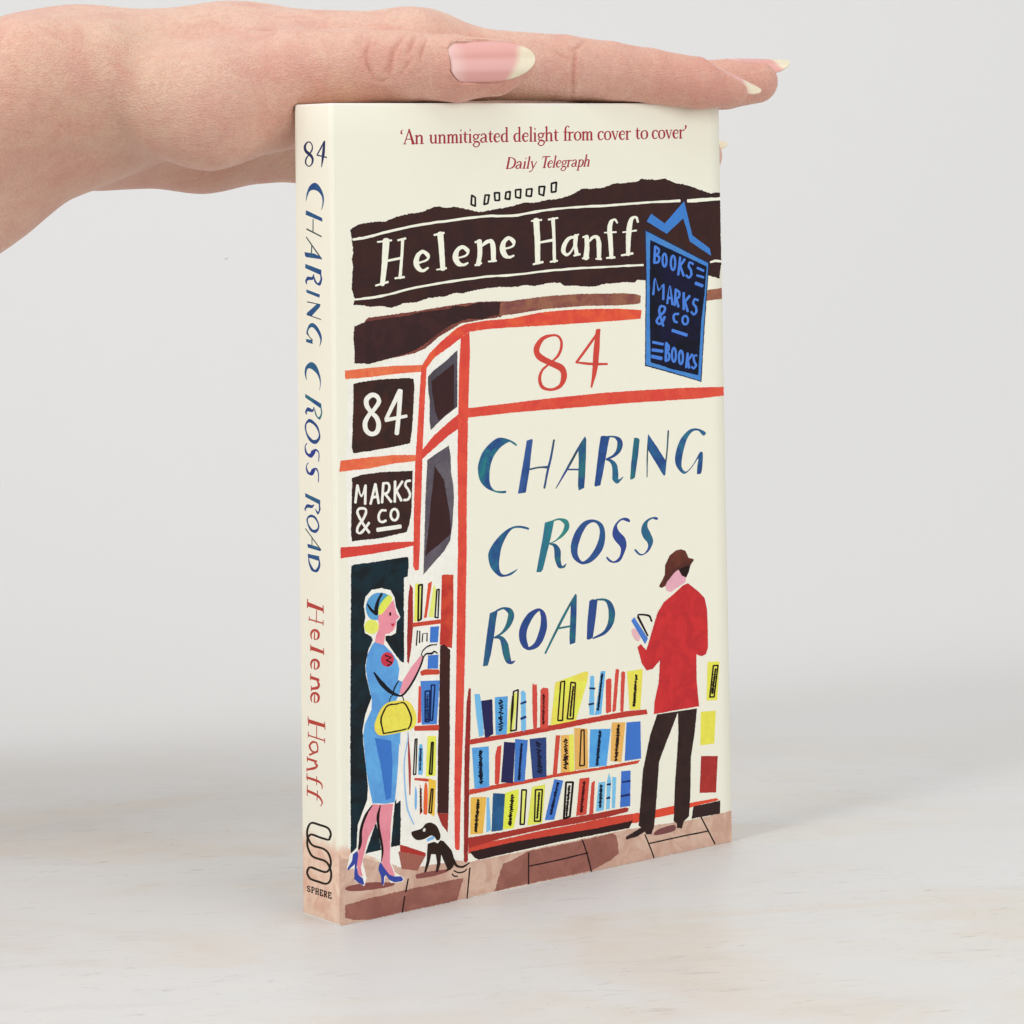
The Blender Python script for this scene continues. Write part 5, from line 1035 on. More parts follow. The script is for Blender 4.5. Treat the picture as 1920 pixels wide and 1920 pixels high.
1/11/84/-1/0/5:9849 5803 -54 -15 -157 268 -166 265 -158 267 -167 265
1/11/84/-1/1/5:9524 6339 -50 42 38 16 89 20 297 -68 330 -71 73 -131 106 -163
2/12/205/-1/1/5:861 18777 -51 -6 -101 92 -78 73 -171 -1 -103 -5 -135 -110 -71 -90 52 -139 54 -90 182 -97 179 -85 110 -80 105 -124 -22 -113 -65 -139 -107 -44 -168 -55 -95 56 -150 73 11 101 12 127 131 111 148 114 138 114 121 110
1/12/205/-1/1/5:1327 18864 61 -20 -158 -162 -164 -160 -145 -145 -150 -143
1/12/205/-1/1/5:1029 18525 12 28 202 -29 204 -26 234 -34 233 -37
1/12/205/-1/1/5:1331 18869 80 -5 -71 -299 -31 -303 -44 -323 -130 -318
0/13/39/206/1/3:534 17406 27 182 118 177 206 95 203 -47 177 -176 64 -176 -48 -176 -79 -95 58 196 -42 151 -155 113 -204 38 -160 -37 -94 -113
0/13/39/206/0/3:530 17189 700 -185 21 -95 -746 168
1/13/207/-1/1/5:529 16713 30 32 656 -182 653 -186
1/13/207/-1/1/5:812 16970 47 0 -5 -290 -6 -290
1/13/207/-1/1/5:507 16519 38 15 657 -528 666 -524
0/13/39/206/0/3:441 16159 68 -7 364 -25 315 -91 8 -45 -689 43 -45 37
1/13/207/-1/1/5:741 16327 46 0 -13 -189 -13 -189
0/13/39/206/0/3:467 15869 715 -139 -12 -131 -705 164
1/13/39/-1/1/5:1109 15625 51 7 19 -119 49 -129 -87 -92 -99 -154 -80 23 -216 61 -99 128 -77 146
1/13/39/-1/1/5:818 15614 45 -6 -71 -63 -51 -116 -188 3 -195 -21 -104 -111 -81 -34 62 -81 8 -69
0/13/39/206/0/3:491 15243 611 -111 -24 -81 -565 112
1/13/207/-1/1/5:526 14924 10 25 567 -48 566 -48
0/13/39/206/0/3:962 14898 158 -1 -24 -71 -367 -231 -227 18 14 51
1/13/207/-1/1/5:517 14609 16 25 611 -98 609 -101
0/13/39/206/1/3:485 14189 104 174 178 64 204 -84 172 -189 9 -162 -103 -140 45 170 -126 174 -203 124 -148 -38 -61 -100 45 -80 -76 23
1/13/207/-1/1/5:505 14175 42 12 92 -96 82 -94 148 -83 143 -82
0/13/39/206/0/3:464 14025 277 -16 22 -97 -283 35
0/13/39/206/1/3:473 13013 -85 166 63 182 238 108 234 -87 153 -237 20 -193 -68 -172 33 202 -113 190 -233 119 -177 9 -73 -118
0/13/39/208/0/3:396 12679 713 -206 9 -129 -712 241
1/13/209/-1/1/5:1069 12365 52 7 18 -124 25 -133 -94 -100 -110 -157 -85 46 -182 88 -76 143 -59 154
1/13/39/-1/1/5:763 12370 44 -4 -53 -55 -68 -114 -202 38 -210 3 -121 -117 -60 -23 55 -63 2 -51
2/13/39/-1/1/5:573 12076 -2 -91 -203 -168 -134 -80 49 -202 39 -184 154 -174 194 -130 269 -54 142 -17 192 130 128 53 2 145 38 116 -130 201 -156 171
1/13/210/-1/1/5:426 11473 34 -8 -79 -108 -68 -97 53 -157 84 -127 238 -81 114 -13 173 122 66 76 33 59 205 54 114 -52 141 -93 -13 -191 -19 -199
1/13/210/-1/1/5:488 11005 33 -8 -91 -109 -79 -98 53 -157 83 -126 230 -38 65 7 122 115 81 81 21 44 193 37 101 -91 105 -122 0 -208 -8 -213
0/13/39/206/0/3:347 10248 668 -123 -2 -114 -656 143
1/13/39/-1/1/5:946 10011 52 7 4 -109 26 -115 -39 -63 -116 -131 -101 55 -130 108
1/13/39/-1/1/5:723 10001 29 -11 -83 -25 -95 -86 -222 1 -191 -2 -108 -126 -97 -53 59 -43 23 -28
2/13/39/-1/1/5:574 9739 21 -63 -170 -105 -127 -49 30 -140 23 -116 135 -149 155 -118 235 -31 116 -3 151 127 122 58 -22 140 -8 117 -141 130 -146 104
1/13/207/-1/1/5:338 9372 31 15 652 -451 658 -449
0/13/39/206/0/3:424 9019 440 -32 174 -64 -48 -34 -539 38
1/13/207/-1/1/5:614 9159 38 3 -3 -162 -4 -162
0/13/39/206/0/3:437 8776 510 -14 -2 -116 -498 37
1/13/39/-1/1/5:458 8722 38 5 12 -165 40 -154 132 -176 156 -139 259 -6 93 -5 126 167 113 114 -34 164 17 158
0/14/211/-1/0/2:396 7608 701 -87 -2 -80 -702 53
1/14/211/-1/1/0:386 7662 45 4 -16 -206 -16 -205
1/14/211/-1/1/0:1064 7578 45 6 8 -172 8 -173
1/14/211/-1/1/0:467 7169 17 34 614 -29 614 -29
1/14/211/-1/1/0:458 7249 38 3 -14 -95 -14 -95
1/14/211/-1/1/0:1072 7220 37 3 -14 -114 -14 -114
1/14/211/-1/1/0:785 7446 37 3 -24 -309 -23 -309
1/14/211/-1/1/0:682 6896 45 4 -7 -181 1 -162 211 51 84 47 45 139 17 94 -145 76 -86 40 -205 -41 -90 -18 -79 -121 -76 -78 52 -102 14 -97
1/14/211/-1/1/0:668 6178 45 5 -7 -181 0 -162 210 53 84 47 46 139 18 94 -146 75 -86 39 -204 -43 -90 -18 -80 -122 -77 -78 53 -101 14 -98
1/14/211/-1/1/0:652 5370 45 5 -7 -180 0 -162 210 54 84 49 45 140 18 94 -145 73 -86 38 -204 -45 -90 -19 -80 -122 -77 -79 53 -101 14 -97
0/14/211/-1/0/2:522 6551 571 -59 -1 -74 -572 32
1/14/211/-1/1/0:504 6574 37 5 -3 -152 -3 -152
1/14/211/-1/1/0:1070 6544 37 5 3 -144 3 -144
0/14/211/-1/0/2:478 5825 409 -26 -1 -71 -392 15
1/14/211/-1/1/0:490 5872 37 4 -15 -157 -15 -157
1/14/211/-1/1/0:772 5712 53 23 43 -69 94 -75 -48 -47 -95 -119 -243 -59 -287 -60
1/14/211/-1/1/0:513 5574 38 5 -2 -119 -3 -120
0/14/211/-1/0/2:380 4759 736 -27 -2 -84 -736 14
1/14/211/-1/1/0:351 4809 38 7 25 -212 25 -213
1/14/211/-1/1/0:1081 4781 37 6 14 -181 14 -181
1/14/211/-1/1/0:380 4347 20 34 701 -30 700 -30
1/14/211/-1/1/0:355 4440 38 5 -2 -123 -2 -123
1/14/211/-1/1/0:1073 4386 37 6 -2 -109 -2 -110
1/14/211/-1/1/0:729 4637 37 5 -6 -307 -6 -306
1/14/211/-1/1/0:749 4255 -19 -38 -204 -6 -148 -12 -164 -143 -111 -90 127 -120 81 -94 246 7 164 7 65 127 44 82 -51 118 -50 111
1/14/211/-1/1/0:759 4053 35 -40 -365 -142 -368 -139
1/14/211/-1/1/0:305 3761 30 56 410 -10 410 -11
1/14/211/-1/1/0:619 3726 46 28 69 -56 127 -63 -68 -33 -133 -106 -314 -90 -336 -84
1/14/211/-1/1/0:302 3835 38 5 -2 -113 -2 -113
1/14/211/-1/1/0:279 3557 38 6 -2 -81 -2 -81
1/14/211/-1/1/0:266 3304 31 56 348 -15 356 -7 197 -9 211 -25 113 -48 116 -77 8 -76 -11 -91
1/14/211/-1/1/0:704 3412 38 6 -4 -196 -4 -197
1/14/211/-1/1/0:276 3427 38 7 15 -165 14 -165
1/14/211/-1/1/0:281 2981 47 64 376 -37 385 -38 166 -42 181 -64 103 -82 91 -111 -58 -86 -85 -103
1/14/211/-1/1/0:738 3081 38 4 -33 -236 -34 -236
1/14/211/-1/1/0:288 3139 38 6 -5 -249 -5 -249
1/15/212/-1/1/0:1230 2062 91 5 -24 -58 -48 -88 -65 -4 -156 -33 -314 1 -323 1 -296 12 -287 12 -177 -48 -89 -22 -114 -134 -84 -99 5 -186 5 -166 135 -162 124 -148 164 -58 127 -45 242 -5 224 -4 223 -1 241 -2 127 -46 160 -57 86 -92 94 -99
1/15/212/-1/1/0:336 1877 -96 -20 -9 155 -9 164 76 147 89 170 108 65 189 105 290 1 323 4 325 -8 341 -10 109 -55 148 -72 29 -85 36 -111 -67 -102 -75 -119
1/15/212/-1/1/0:273 1845 88 37 115 -105 104 -98 164 -45 128 -35 212 3 196 3 193 0 213 -1 184 -53 218 -64 106 -147 119 -164 -14 -151 -16 -173 -93 -107 -119 -136 -106 -36 -185 -64 -280 1 -300 0 -300 9 -284 9 -172 -64 -76 -27 -71 -135 -52 -96 101 -116 83 -92 152 -30 111 -20 281 0 274 0 302 5 278 3 214 90 135 56 93 157 73 128 -15 149 -13 131 -91 131 -88 125
1/16/212/-1/1/0:398 703 -39 -24 -67 25 -43 21 -86 -37 -26 -12 18 -45 12 -17 79 -22 79 -22 12 -17 18 -45 -25 -12 -86 -38 -49 22 -71 26
1/16/212/-1/1/0:443 715 49 9 -3 -141 -3 -141
1/16/212/-1/1/0:437 701 13 29 70 1 88 0 30 -21 48 -40 -24 -23 -56 -54 -37 2 -74 -4
1/16/212/-1/1/0:430 568 15 28 66 1 67 1
1/16/212/-1/1/0:617 717 50 9 -2 -141 -3 -141
1/16/212/-1/1/0:712 718 49 9 -3 -141 -3 -141
1/16/212/-1/1/0:633 636 15 29 94 1 95 1
1/16/212/-1/1/0:611 703 15 28 52 0 52 1
1/16/212/-1/1/0:700 704 16 28 52 0 52 1
1/16/212/-1/1/0:608 570 15 28 52 0 52 1
1/16/212/-1/1/0:698 571 15 28 52 0 52 1
1/16/212/-1/1/0:807 719 49 9 -3 -141 -2 -141
1/16/212/-1/1/0:801 705 15 28 122 1 122 1
1/16/212/-1/1/0:823 639 15 28 70 0 71 1
1/16/212/-1/1/0:798 572 15 28 125 1 126 2
1/16/212/-1/1/0:906 720 49 9 -1 -28 0 -28
1/16/212/-1/1/0:907 610 49 9 -1 -31 -1 -31
1/16/212/-1/1/0:988 721 50 8 -2 -141 -3 -140
1/16/212/-1/1/0:983 706 13 29 69 2 87 0 25 -22 43 -40 -19 -20 -52 -51 -37 3 -72 -4
1/16/212/-1/1/0:1028 646 45 18 53 -66 54 -65
1/16/212/-1/1/0:979 574 15 28 47 1 47 1
1/16/212/-1/1/0:1169 722 49 9 -3 -140 -3 -140
1/16/212/-1/1/0:1163 708 15 29 121 1 121 1
1/16/212/-1/1/0:1185 642 15 29 69 1 70 0
1/16/212/-1/1/0:1160 576 15 28 124 1 124 2
1/16/212/-1/1/0:1267 723 49 9 -1 -28 -1 -28
1/16/212/-1/1/0:1268 614 49 9 -1 -31 -1 -31"""
def catmull(pts, closed, n):
    m = len(pts)
    if m < 3: return pts
    out = []; t = (np.arange(n) / n)[:, None]
    for i in range(m if closed else m - 1):
        p1, p2 = pts[i], pts[(i + 1) % m]
        p0 = pts[(i - 1) % m] if closed or i > 0 else 2 * p1 - p2
        p3 = pts[(i + 2) % m] if closed or i + 2 < m else 2 * p2 - p1
        out.append(.5 * ((2 * p1) + (p2 - p0) * t + (2 * p0 - 5 * p1 + 4 * p2 - p3) * t * t + (3 * p1 - p0 - 3 * p2 + p3) * t ** 3))
    if not closed: out.append(pts[-1:])
    return np.concatenate(out)
rng = np.random.RandomState(11)
def roughen(P, amp, step=36.0):
    """break straight painted edges into short pieces with a slightly uneven brush edge"""
    if amp <= 0: return P
    out = []
    for a, b in zip(P, np.roll(P, -1, 0)):
        L = np.linalg.norm(b - a); n = max(1, int(L / step))
        d = (b - a) / max(L, 1e-6); nrm = np.array([-d[1], d[0]])
        for i in range(n):
            j = rng.normal(0, amp * .30) if i else 0.0
            out.append(a + (b - a) * i / n + nrm * j)
    return np.array(out)
def ink(h):
    c = srgb(h, KI); g = .3 * c[0] + .6 * c[1] + .1 * c[2]
    c = tuple(x + (g - x) * .05 for x in c)
    return tuple(x * x / (x + .014) for x in c)      # printed blacks are dense
def build_art():
    bufs = {}; boxes = []
    for idx, line in enumerate(ART.strip().split('\n')):
        head, body = line.split(':')
        kind, g, ca, cb, sm, jit = map(int, head.split('/'))
        d = np.array(list(map(float, body.split())))
        if kind == 0:
            P = np.cumsum(d.reshape(-1, 2), 0)
            if sm: P = catmull(P, True, 6)
            P = roughen(P, jit)
            tris = tessellate_polygon([[Vector((x, y, 0)) for x, y in P]])
        else:
            q = d.reshape(-1, 4).copy(); q[0, 2:] += q[0, :2]; q = np.cumsum(q, 0)
            closed = kind == 2
            if sm or closed: q = catmull(q, closed, 5)
            rise = np.arange(len(q)) / len(q) * 1.3e-6      # a brush stroke crossing itself lies over its own start
            L, R = q[:, :2], q[:, 2:]
            if jit:
                s = rng.normal(0, jit * .35, (len(L), 2)); L = L + s; R = R + rng.normal(0, jit * .35, (len(R), 2))
            n = len(L); P = np.concatenate([L, R]); tris = []
            for i in range(n if closed else n - 1):
                k = (i + 1) % n
                tris += [(i, k, n + k), (i, n + k, n + i)]
            if not closed:             # rounded brush ends
                for e, sgn in ((0, -1), (n - 1, 1)):
                    c = (L[e] + R[e]) / 2; h = (L[e] - R[e]) / 2; t = np.array([h[1], -h[0]]) * .55
                    prev = (L[e - 1] + R[e - 1]) / 2 if e else (L[1] + R[1]) / 2
                    if np.dot(t, c - prev) < 0: t = -t
                    ring = [e] + [len(P) + m for m in range(3)] + [n + e]
                    P = np.concatenate([P, [c + h * math.cos(a) + t * math.sin(a) for a in (math.pi * .25, math.pi * .5, math.pi * .75)]])
                    for m in range(1, 4): tris.append((ring[0], ring[m], ring[m + 1]))
        lo, hi = P.min(0), P.max(0)
        layer = 1 + max([k for (sd, a, b, k) in boxes if sd == GROUP_NAMES[g][1] and a[0] <= hi[0] and a[1] <= hi[1] and b[0] >= lo[0] and b[1] >= lo[1]], default=0)
        boxes.append((GROUP_NAMES[g][1], lo, hi, layer))
        off = 6e-6 + layer * 2.5e-6
        A = ink(COLORS[ca])
        B = ink(COLORS[cb]) if cb >= 0 else tuple(x * .96 for x in A)
        hs = np.full(len(P), off)
        if kind: hs[:2 * len(L)] += np.concatenate([rise, rise])
        bf = bufs.setdefault(g, [[], [], [], []])
        base = len(bf[0]); P = P * 1e-5
        if GROUP_NAMES[g][1] == 'f':
            P[:, 0] = np.clip(P[:, 0], .0002, W - 2e-5)
            bf[0] += [(x, -o, min(max(y, 2e-5), H - 2e-5)) for (x, y), o in zip(P, hs)]
        else: bf[0] += [(-o, T - x, y) for (x, y), o in zip(P, hs)]
        bf[1] += [tuple(base + i for i in t) for t in tris]
        bf[2] += [A + (1,)] * len(P); bf[3] += [B + (1,)] * len(P)
    print('layers', max(b[3] for b in boxes))
    want = {'f': (Vector((0, -1, 0)), front), 's': (Vector((-1, 0, 0)), spine)}
    for g, (v, f, a, b) in bufs.items():
        name, sd = GROUP_NAMES[g]
        nrm, par = want[sd]
        va = np.array(v); fa = np.array(f)
        cr = np.cross(va[fa[:, 1]] - va[fa[:, 0]], va[fa[:, 2]] - va[fa[:, 0]]) @ np.array(nrm)
        fa[cr < 0] = fa[cr < 0][:, ::-1]
        me = mesh(name, v, fa.tolist(), M_INK)
        for an, data in (('ink_a', a), ('ink_b', b)):
            at = me.attributes.new(an, 'FLOAT_COLOR', 'POINT')
            at.data.foreach_set('color', np.array(data, dtype=np.float32).ravel())
        link(name, me, par)
build_art()

# ------------------------------------------------------------------ hand
# a left hand lying palm down along the top of the book; joints in millimetres: x to the right
# in the sweep's frame, y away, z up, measured from HAND_O; last number is the radius of the flesh
HAND_O = rel(-.06, .73, .198)
CHAINS = {
    'forearm_near': [(-304.46, -29.86, -92.4, 40), (-228.85, -26.88, -54.18, 34), (-121.63, -20.98, -14.87, 22), (-82.86, -18.07, 5.78, 15.2), (-66.8, -12.12, 6.74, 14.5)],
    'forearm_far': [(-322.95, 5.81, -104.33, 46), (-243.47, 8.83, -66.93, 42), (-161.83, 8.3, -38.46, 38), (-129.48, 9.55, -24.35, 30.5), (-102.43, 10.83, -10.62, 24), (-85.89, 10.42, -2.83, 19.2), (-73.7, 11.19, 1.5, 19.2)],
    'index_palm': [(-101.92, -3.55, -3.58, 22), (-83.82, 0.09, 3.19, 20), (-72.56, 5.02, 4.61, 20.5), (-36.75, 11.79, 8.59, 17), (11.21, 12.59, 11.68, 12.5)],
    'middle_palm': [(-73.9, 20.06, 4.18, 20), (-31.7, 26.75, 9.67, 16.3), (12.79, 31.56, 12.91, 12)],
    'ring_palm': [(-76.45, 34.22, 1.46, 19), (-32.18, 42.0, 5.17, 16), (12.3, 49.85, 7.54, 11.5)],
    'little_palm': [(-70.87, 38.51, -4.22, 15.5), (-47.17, 46.59, -5.94, 14.8), (-17.0, 60.6, -6.27, 12.5), (8.86, 68.27, 0.02, 11)],
    'thenar': [(-50.1, -8.86, 1.5, 13.4), (-37.86, -10.82, 0.46, 15.0), (-21.79, 0.09, 2.32, 13.6)],
    'index': [(11.21, 12.59, 11.68, 12.5), (28.79, 18.65, 10.37, 9.3), (50.1, 27.69, 9.5, 8.6), (62.0, 33.74, 8.52, 7.95), (72.66, 39.81, 7.26, 7.45), (86.35, 45.9, 5.36, 6.9), (94.53, 49.96, 4.19, 5.5)],
    'middle': [(12.79, 31.56, 12.91, 12), (35.0, 39.73, 9.43, 9.4), (55.51, 50.85, 6.86, 8.6), (81.05, 62.95, 4.9, 7.4), (94.46, 67.91, 5.55, 6.8), (103.18, 70.87, 6.23, 6.0)],
    'ring': [(12.3, 49.85, 7.54, 11.5), (32.66, 62.23, 0.25, 9), (52.98, 71.5, -5.07, 8.4), (73.74, 79.78, -10.82, 7.4), (87.76, 84.94, -14.02, 6.2)],
    'little': [(8.86, 68.27, 0.02, 11), (25.92, 80.65, -7.5, 8.5), (43.64, 88.89, -12.24, 7.5), (63.25, 96.1, -16.33, 6.5)],
    'thumb': [(-24.33, -1.07, 5.29, 13), (-16.0, -3.2, 7.78, 11.5), (-2.28, -6.3, 9.34, 9.7), (10.36, -5.3, 9.17, 8.9), (22.87, -1.28, 8.7, 8.5), (33.5, 2.7, 9.06, 7.1), (38.61, 4.65, 10.0, 4.8)]}
CREASES = [
    (0.42, 0.55, [(2.92, -13.57, 14.84), (1.83, -15.34, 11.74), (2.47, -15.49, 9.08), (3.95, -14.62, 6.05)]),
    (0.6, 0.7, [(9.08, -12.73, 14.78), (8.36, -14.27, 11.81), (7.82, -14.66, 8.63), (7.5, -14.22, 6.27)]),
    (0.4, 0.5, [(10.97, -10.96, 16.42), (9.51, -13.27, 13.95), (8.76, -14.17, 12.07)]),
    (0.45, 0.55, [(14.03, -8.77, 17.0), (12.93, -12.93, 13.64), (11.92, -14.04, 11.63)]),
    (0.35, 0.5, [(13.22, -13.75, 11.49), (11.91, -14.37, 9.1), (10.29, -14.29, 7.01)]),
    (0.35, 0.5, [(16.69, -8.8, 16.02), (15.66, -12.29, 12.56), (15.03, -13.31, 9.88)]),
    (0.25, 0.5, [(3.68, -14.57, 5.79), (6.02, -14.11, 5.5), (7.89, -14.19, 6.26)]),
    (0.4, 0.6, [(53.73, 20.96, 13.93), (53.27, 19.45, 10.14), (52.77, 20.37, 5.32), (52.23, 25.58, 1.15)]),
    (0.3, 0.6, [(56.1, 26.01, 16.47), (54.29, 21.87, 14.66), (52.48, 20.05, 13.36)]),
    (0.25, 0.6, [(48.21, 18.37, 13.64), (50.26, 18.73, 12.24), (52.32, 19.24, 11.25)]),
    (0.7, 3.2, [(-62.31, -25.83, 4.45), (-60.14, -23.47, 0.56), (-58.49, -19.54, -4.5), (-56.73, -12.86, -9.86), (-55.18, 5.74, -13.44)]),
    (0.2, 1.5, [(-63.62, -14.33, -8.97), (-63.67, -8.76, -12.25), (-63.98, -2.4, -15.58), (-65.4, 7.38, -18.57)]),
    (0.2, 1.6, [(-73.87, -17.5, -11.45), (-69.1, -14.75, -10.99), (-64.28, -12.09, -10.53)]),
    (0.3, 0.8, [(-26.89, -3.16, 19.8), (-23.85, -3.98, 19.31), (-21.1, -4.55, 19.23)])]
NAILS = [
    {'root': [22.7, -10.63, 10.73], 'tip': [43.65, -0.23, 11.33], 'normal': [-0.096, -0.961, 0.259], 'width': 11.0, 'arch': 8.6, 'bend': 0.02, 'free': 0.8, 'lean': -1},
    {'root': [86.77, 46.58, 11.69], 'tip': [103.62, 52.98, 3.69], 'normal': (0.35, -0.45, 1.0), 'width': 10.2, 'arch': 7.0, 'bend': 0.02, 'free': 0.72, 'lean': 1},
    {'root': [95.88, 70.56, 12.41], 'tip': [112.84, 76.57, 12.05], 'normal': (0, -0.45, 1.0), 'width': 10.0, 'arch': 7.0, 'bend': 0.01, 'free': 0.74, 'lean': 1},
    {'root': [82.08, 83.73, -9.73], 'tip': [95.7, 89.76, -10.51], 'normal': (-0.1, -0.55, 0.8), 'width': 6.4, 'arch': 6, 'bend': 0.0, 'free': 0.3, 'lean': 1}]
BLUSH = [
    ((90.4, 40.5, 3.1), 15, 0.5, '#cf8878'),
    ((76.0, 33.2, 5.3), 16, 0.4, '#d08c7a'),
    ((63.4, 25.4, 7.4), 15, 0.3, '#d29080'),
    ((103.9, 64.7, 6.5), 13, 0.5, '#cf8b7b'),
    ((52.3, 19.1, 9.4), 9, 0.25, '#cf8f7e'),
    ((9.7, -14.4, 11.0), 10, 0.3, '#d49a84'),
    ((28.4, -6.1, 3.6), 12, 0.5, '#d08a7a'),
    ((37.6, -0.8, 4.3), 8, 0.5, '#cd8374'),
    ((-17.7, -13.7, -2.4), 18, 0.4, '#cf917f'),
    ((-1.7, -13.7, 2.6), 16, 0.3, '#d0937e'),
    ((-34.8, -24.5, -8.2), 22, 0.2, '#c99a86'),
    ((-75.4, -16.3, -12.7), 18, 0.35, '#c98d74'),
    ((-59.3, 31.8, -18.5), 18, 0.35, '#d09380'),
    ((-80.9, -34.1, 11.7), 20, 0.25, '#dc9f86'),
    ((-36.5, 40.6, -18.2), 22, 0.3, '#c99080'),
    ((-58.9, -23.2, 11.8), 22, 0.3, '#cfb092'),
    ((-49.6, -21.0, -7.3), 12, 0.35, '#c4a48c'),
    ((23.9, 8.1, 18.4), 8, 0.25, '#d69a82')]
def cone(p, a, b):
    A, B = np.array(a[:3], np.float32), np.array(b[:3], np.float32)
    d = B - A; t = np.clip(((p - A) @ d) / max(float(d @ d), 1e-6), 0, 1)
    q = p - A - t[:, None] * d
    return np.sqrt((q * q).sum(1)) - (a[3] + (b[3] - a[3]) * t)
def smin(a, b, k):
    h = np.clip(.5 + .5 * (b - a) / k, 0, 1)
    return b + (a - b) * h - k * h * (1 - h)
def chain(p, pts, k=3.0):
    d = None
    for a, b in zip(pts, pts[1:]):
        c = cone(p, a, b); d = c if d is None else smin(d, c, k)
    return d
def hand_sdf(p):
    arm = smin(chain(p, CHAINS['forearm_near'], 8), chain(p, CHAINS['forearm_far'], 8), 10)
    palm = arm
    for n in ('index_palm', 'middle_palm', 'ring_palm', 'little_palm'): palm = smin(palm, chain(p, CHAINS[n], 6), 9)
    palm = smin(palm, chain(p, CHAINS['thenar'], 6), 5)
    fing = None
    for n in ('index', 'middle', 'ring', 'little'):
        c = chain(p, CHAINS[n], .9); fing = c if fing is None else smin(fing, c, .8)
    d = smin(palm, fing, 5)
    kt = np.interp(p[:, 0], [-42, -14, 2], [9, 4.5, .7]).astype(np.float32)
    d = smin(d, chain(p, CHAINS['thumb'], 1.2), kt)
    # flesh is pressed flat against the book (book axes, millimetres)
    c, s = math.cos(YAW), math.sin(YAW)
    w = np.stack([HAND_O.x * 1e3 + p[:, 0] * c - p[:, 1] * s, HAND_O.y * 1e3 + p[:, 0] * s + p[:, 1] * c, p[:, 2] + HAND_O.z * 1e3], 1)
    q = np.abs(w - np.array([W * 500, T * 500, H * 500])) - np.array([W * 500 + .08, T * 500 + .12, H * 500 + .06])
    box = np.sqrt((np.maximum(q, 0) ** 2).sum(1)) + np.minimum(q.max(1), 0)
    d = -smin(-d, box, 1.2)
    return -smin(-d, p[:, 0] + 298, 3)               # the arm ends well outside the picture
def surface(lo, hi, h):
    """surface nets over a sparsely evaluated grid"""
    S = 4
    n = [int(math.ceil((b - a) / h / S)) * S + 1 for a, b in zip(lo, hi)]
    ax = [np.float32(a) + np.float32(h) * np.arange(m, dtype=np.float32) for a, m in zip(lo, n)]
    cg = np.stack(np.meshgrid(ax[0][::S], ax[1][::S], ax[2][::S], indexing='ij'), -1).reshape(-1, 3)
    cd = hand_sdf(cg).reshape([len(a[::S]) for a in ax])
    D = np.repeat(np.repeat(np.repeat(cd, S, 0), S, 1), S, 2)[:n[0], :n[1], :n[2]].astype(np.float32)
    near = np.abs(cd) < h * S * 2.0
    act = np.repeat(np.repeat(np.repeat(near, S, 0), S, 1), S, 2)[:n[0], :n[1], :n[2]]
    ii = np.argwhere(act)
    for k in range(0, len(ii), 400000):
        q = ii[k:k + 400000]
        D[q[:, 0], q[:, 1], q[:, 2]] = hand_sdf(np.stack([ax[0][q[:, 0]], ax[1][q[:, 1]], ax[2][q[:, 2]]], 1))
    ins = D < 0
    corners = [(i, j, k) for i in (0, 1) for j in (0, 1) for k in (0, 1)]
    sh = [m - 1 for m in n]
    cnt = sum(ins[i:i + sh[0], j:j + sh[1], k:k + sh[2]].astype(np.int8) for i, j, k in corners)
    cells = np.argwhere((cnt > 0) & (cnt < 8))
    vid = np.full(sh, -1, np.int32); vid[tuple(cells.T)] = np.arange(len(cells))
    val = {c: D[cells[:, 0] + c[0], cells[:, 1] + c[1], cells[:, 2] + c[2]] for c in corners}
    acc = np.zeros((len(cells), 3)); num = np.zeros(len(cells))
    for c in corners:
        for axis in range(3):
            if c[axis] == 0:
                e = list(c); e[axis] = 1; e = tuple(e)
                a, b = val[c], val[e]; m = (a < 0) != (b < 0)
                t = a / np.where(m, a - b, 1)
                P = np.tile(np.array(c, float), (len(cells), 1)); P[:, axis] += t
                acc[m] += P[m]; num[m] += 1
    V = np.array(lo) + h * (cells + acc / num[:, None])
    F = []
    for axis in range(3):
        sl0 = [slice(None)] * 3; sl1 = [slice(None)] * 3
        sl0[axis] = slice(0, -1); sl1[axis] = slice(1, None)
        a, b = ins[tuple(sl0)], ins[tuple(sl1)]
        e = np.argwhere(a != b); u, v = (axis + 1) % 3, (axis + 2) % 3
        ok = (e[:, u] > 0) & (e[:, v] > 0) & (e[:, u] < sh[u]) & (e[:, v] < sh[v]); e = e[ok]
        flip = ~a[tuple(e.T)]
        def cell(du, dv):
            q = e.copy(); q[:, u] -= du; q[:, v] -= dv; return vid[tuple(q.T)]
        quad = np.stack([cell(1, 1), cell(0, 1), cell(0, 0), cell(1, 0)], 1)
        quad[flip] = quad[flip][:, ::-1]; F.append(quad)
    F = np.concatenate(F)
    return V, F[(F >= 0).all(1)]
def normals_of(me):
    a = np.empty(len(me.vertices) * 3, np.float32); me.vertex_normals.foreach_get('vector', a); return a.reshape(-1, 3)
def coords_of(me):
    a = np.empty(len(me.vertices) * 3, np.float32); me.vertices.foreach_get('co', a); return a.reshape(-1, 3)
def seg_dist(p, a, b, wf=.35):
    """distance to a crease, half blind to depth so that it follows the skin"""
    A = np.array(a); d = np.array(b) - A; g = np.array([1, wf, 1])
    q = (p - A) * g; d = d * g
    t = np.clip((q @ d) / max(float(d @ d), 1e-6), 0, 1)
    return np.sqrt(((q - t[:, None] * d) ** 2).sum(1)), t
def nail_frame(nl):
    root, tip, nrm = (np.array(nl[k], float) for k in ('root', 'tip', 'normal'))
    a = tip - root; L = np.linalg.norm(a); a /= L
    n = nrm - a * (nrm @ a); n /= np.linalg.norm(n)
    return root, a, np.cross(n, a), n, L
def nail_half(u, nl, L):
    """half width of the nail plate at a fraction u of its length: square cuticle end, almond tip"""
    w = nl['width'] / 2
    e = np.clip((u - .48) / .52, 0, 1); s = np.clip((.14 - u) / .14, 0, 1)
    return w * np.sqrt(np.maximum(1 - e ** 2.1, 0.0)) * (1 - .45 * s ** 2) * (1 - .04 * np.clip(.5 - u, 0, 1))
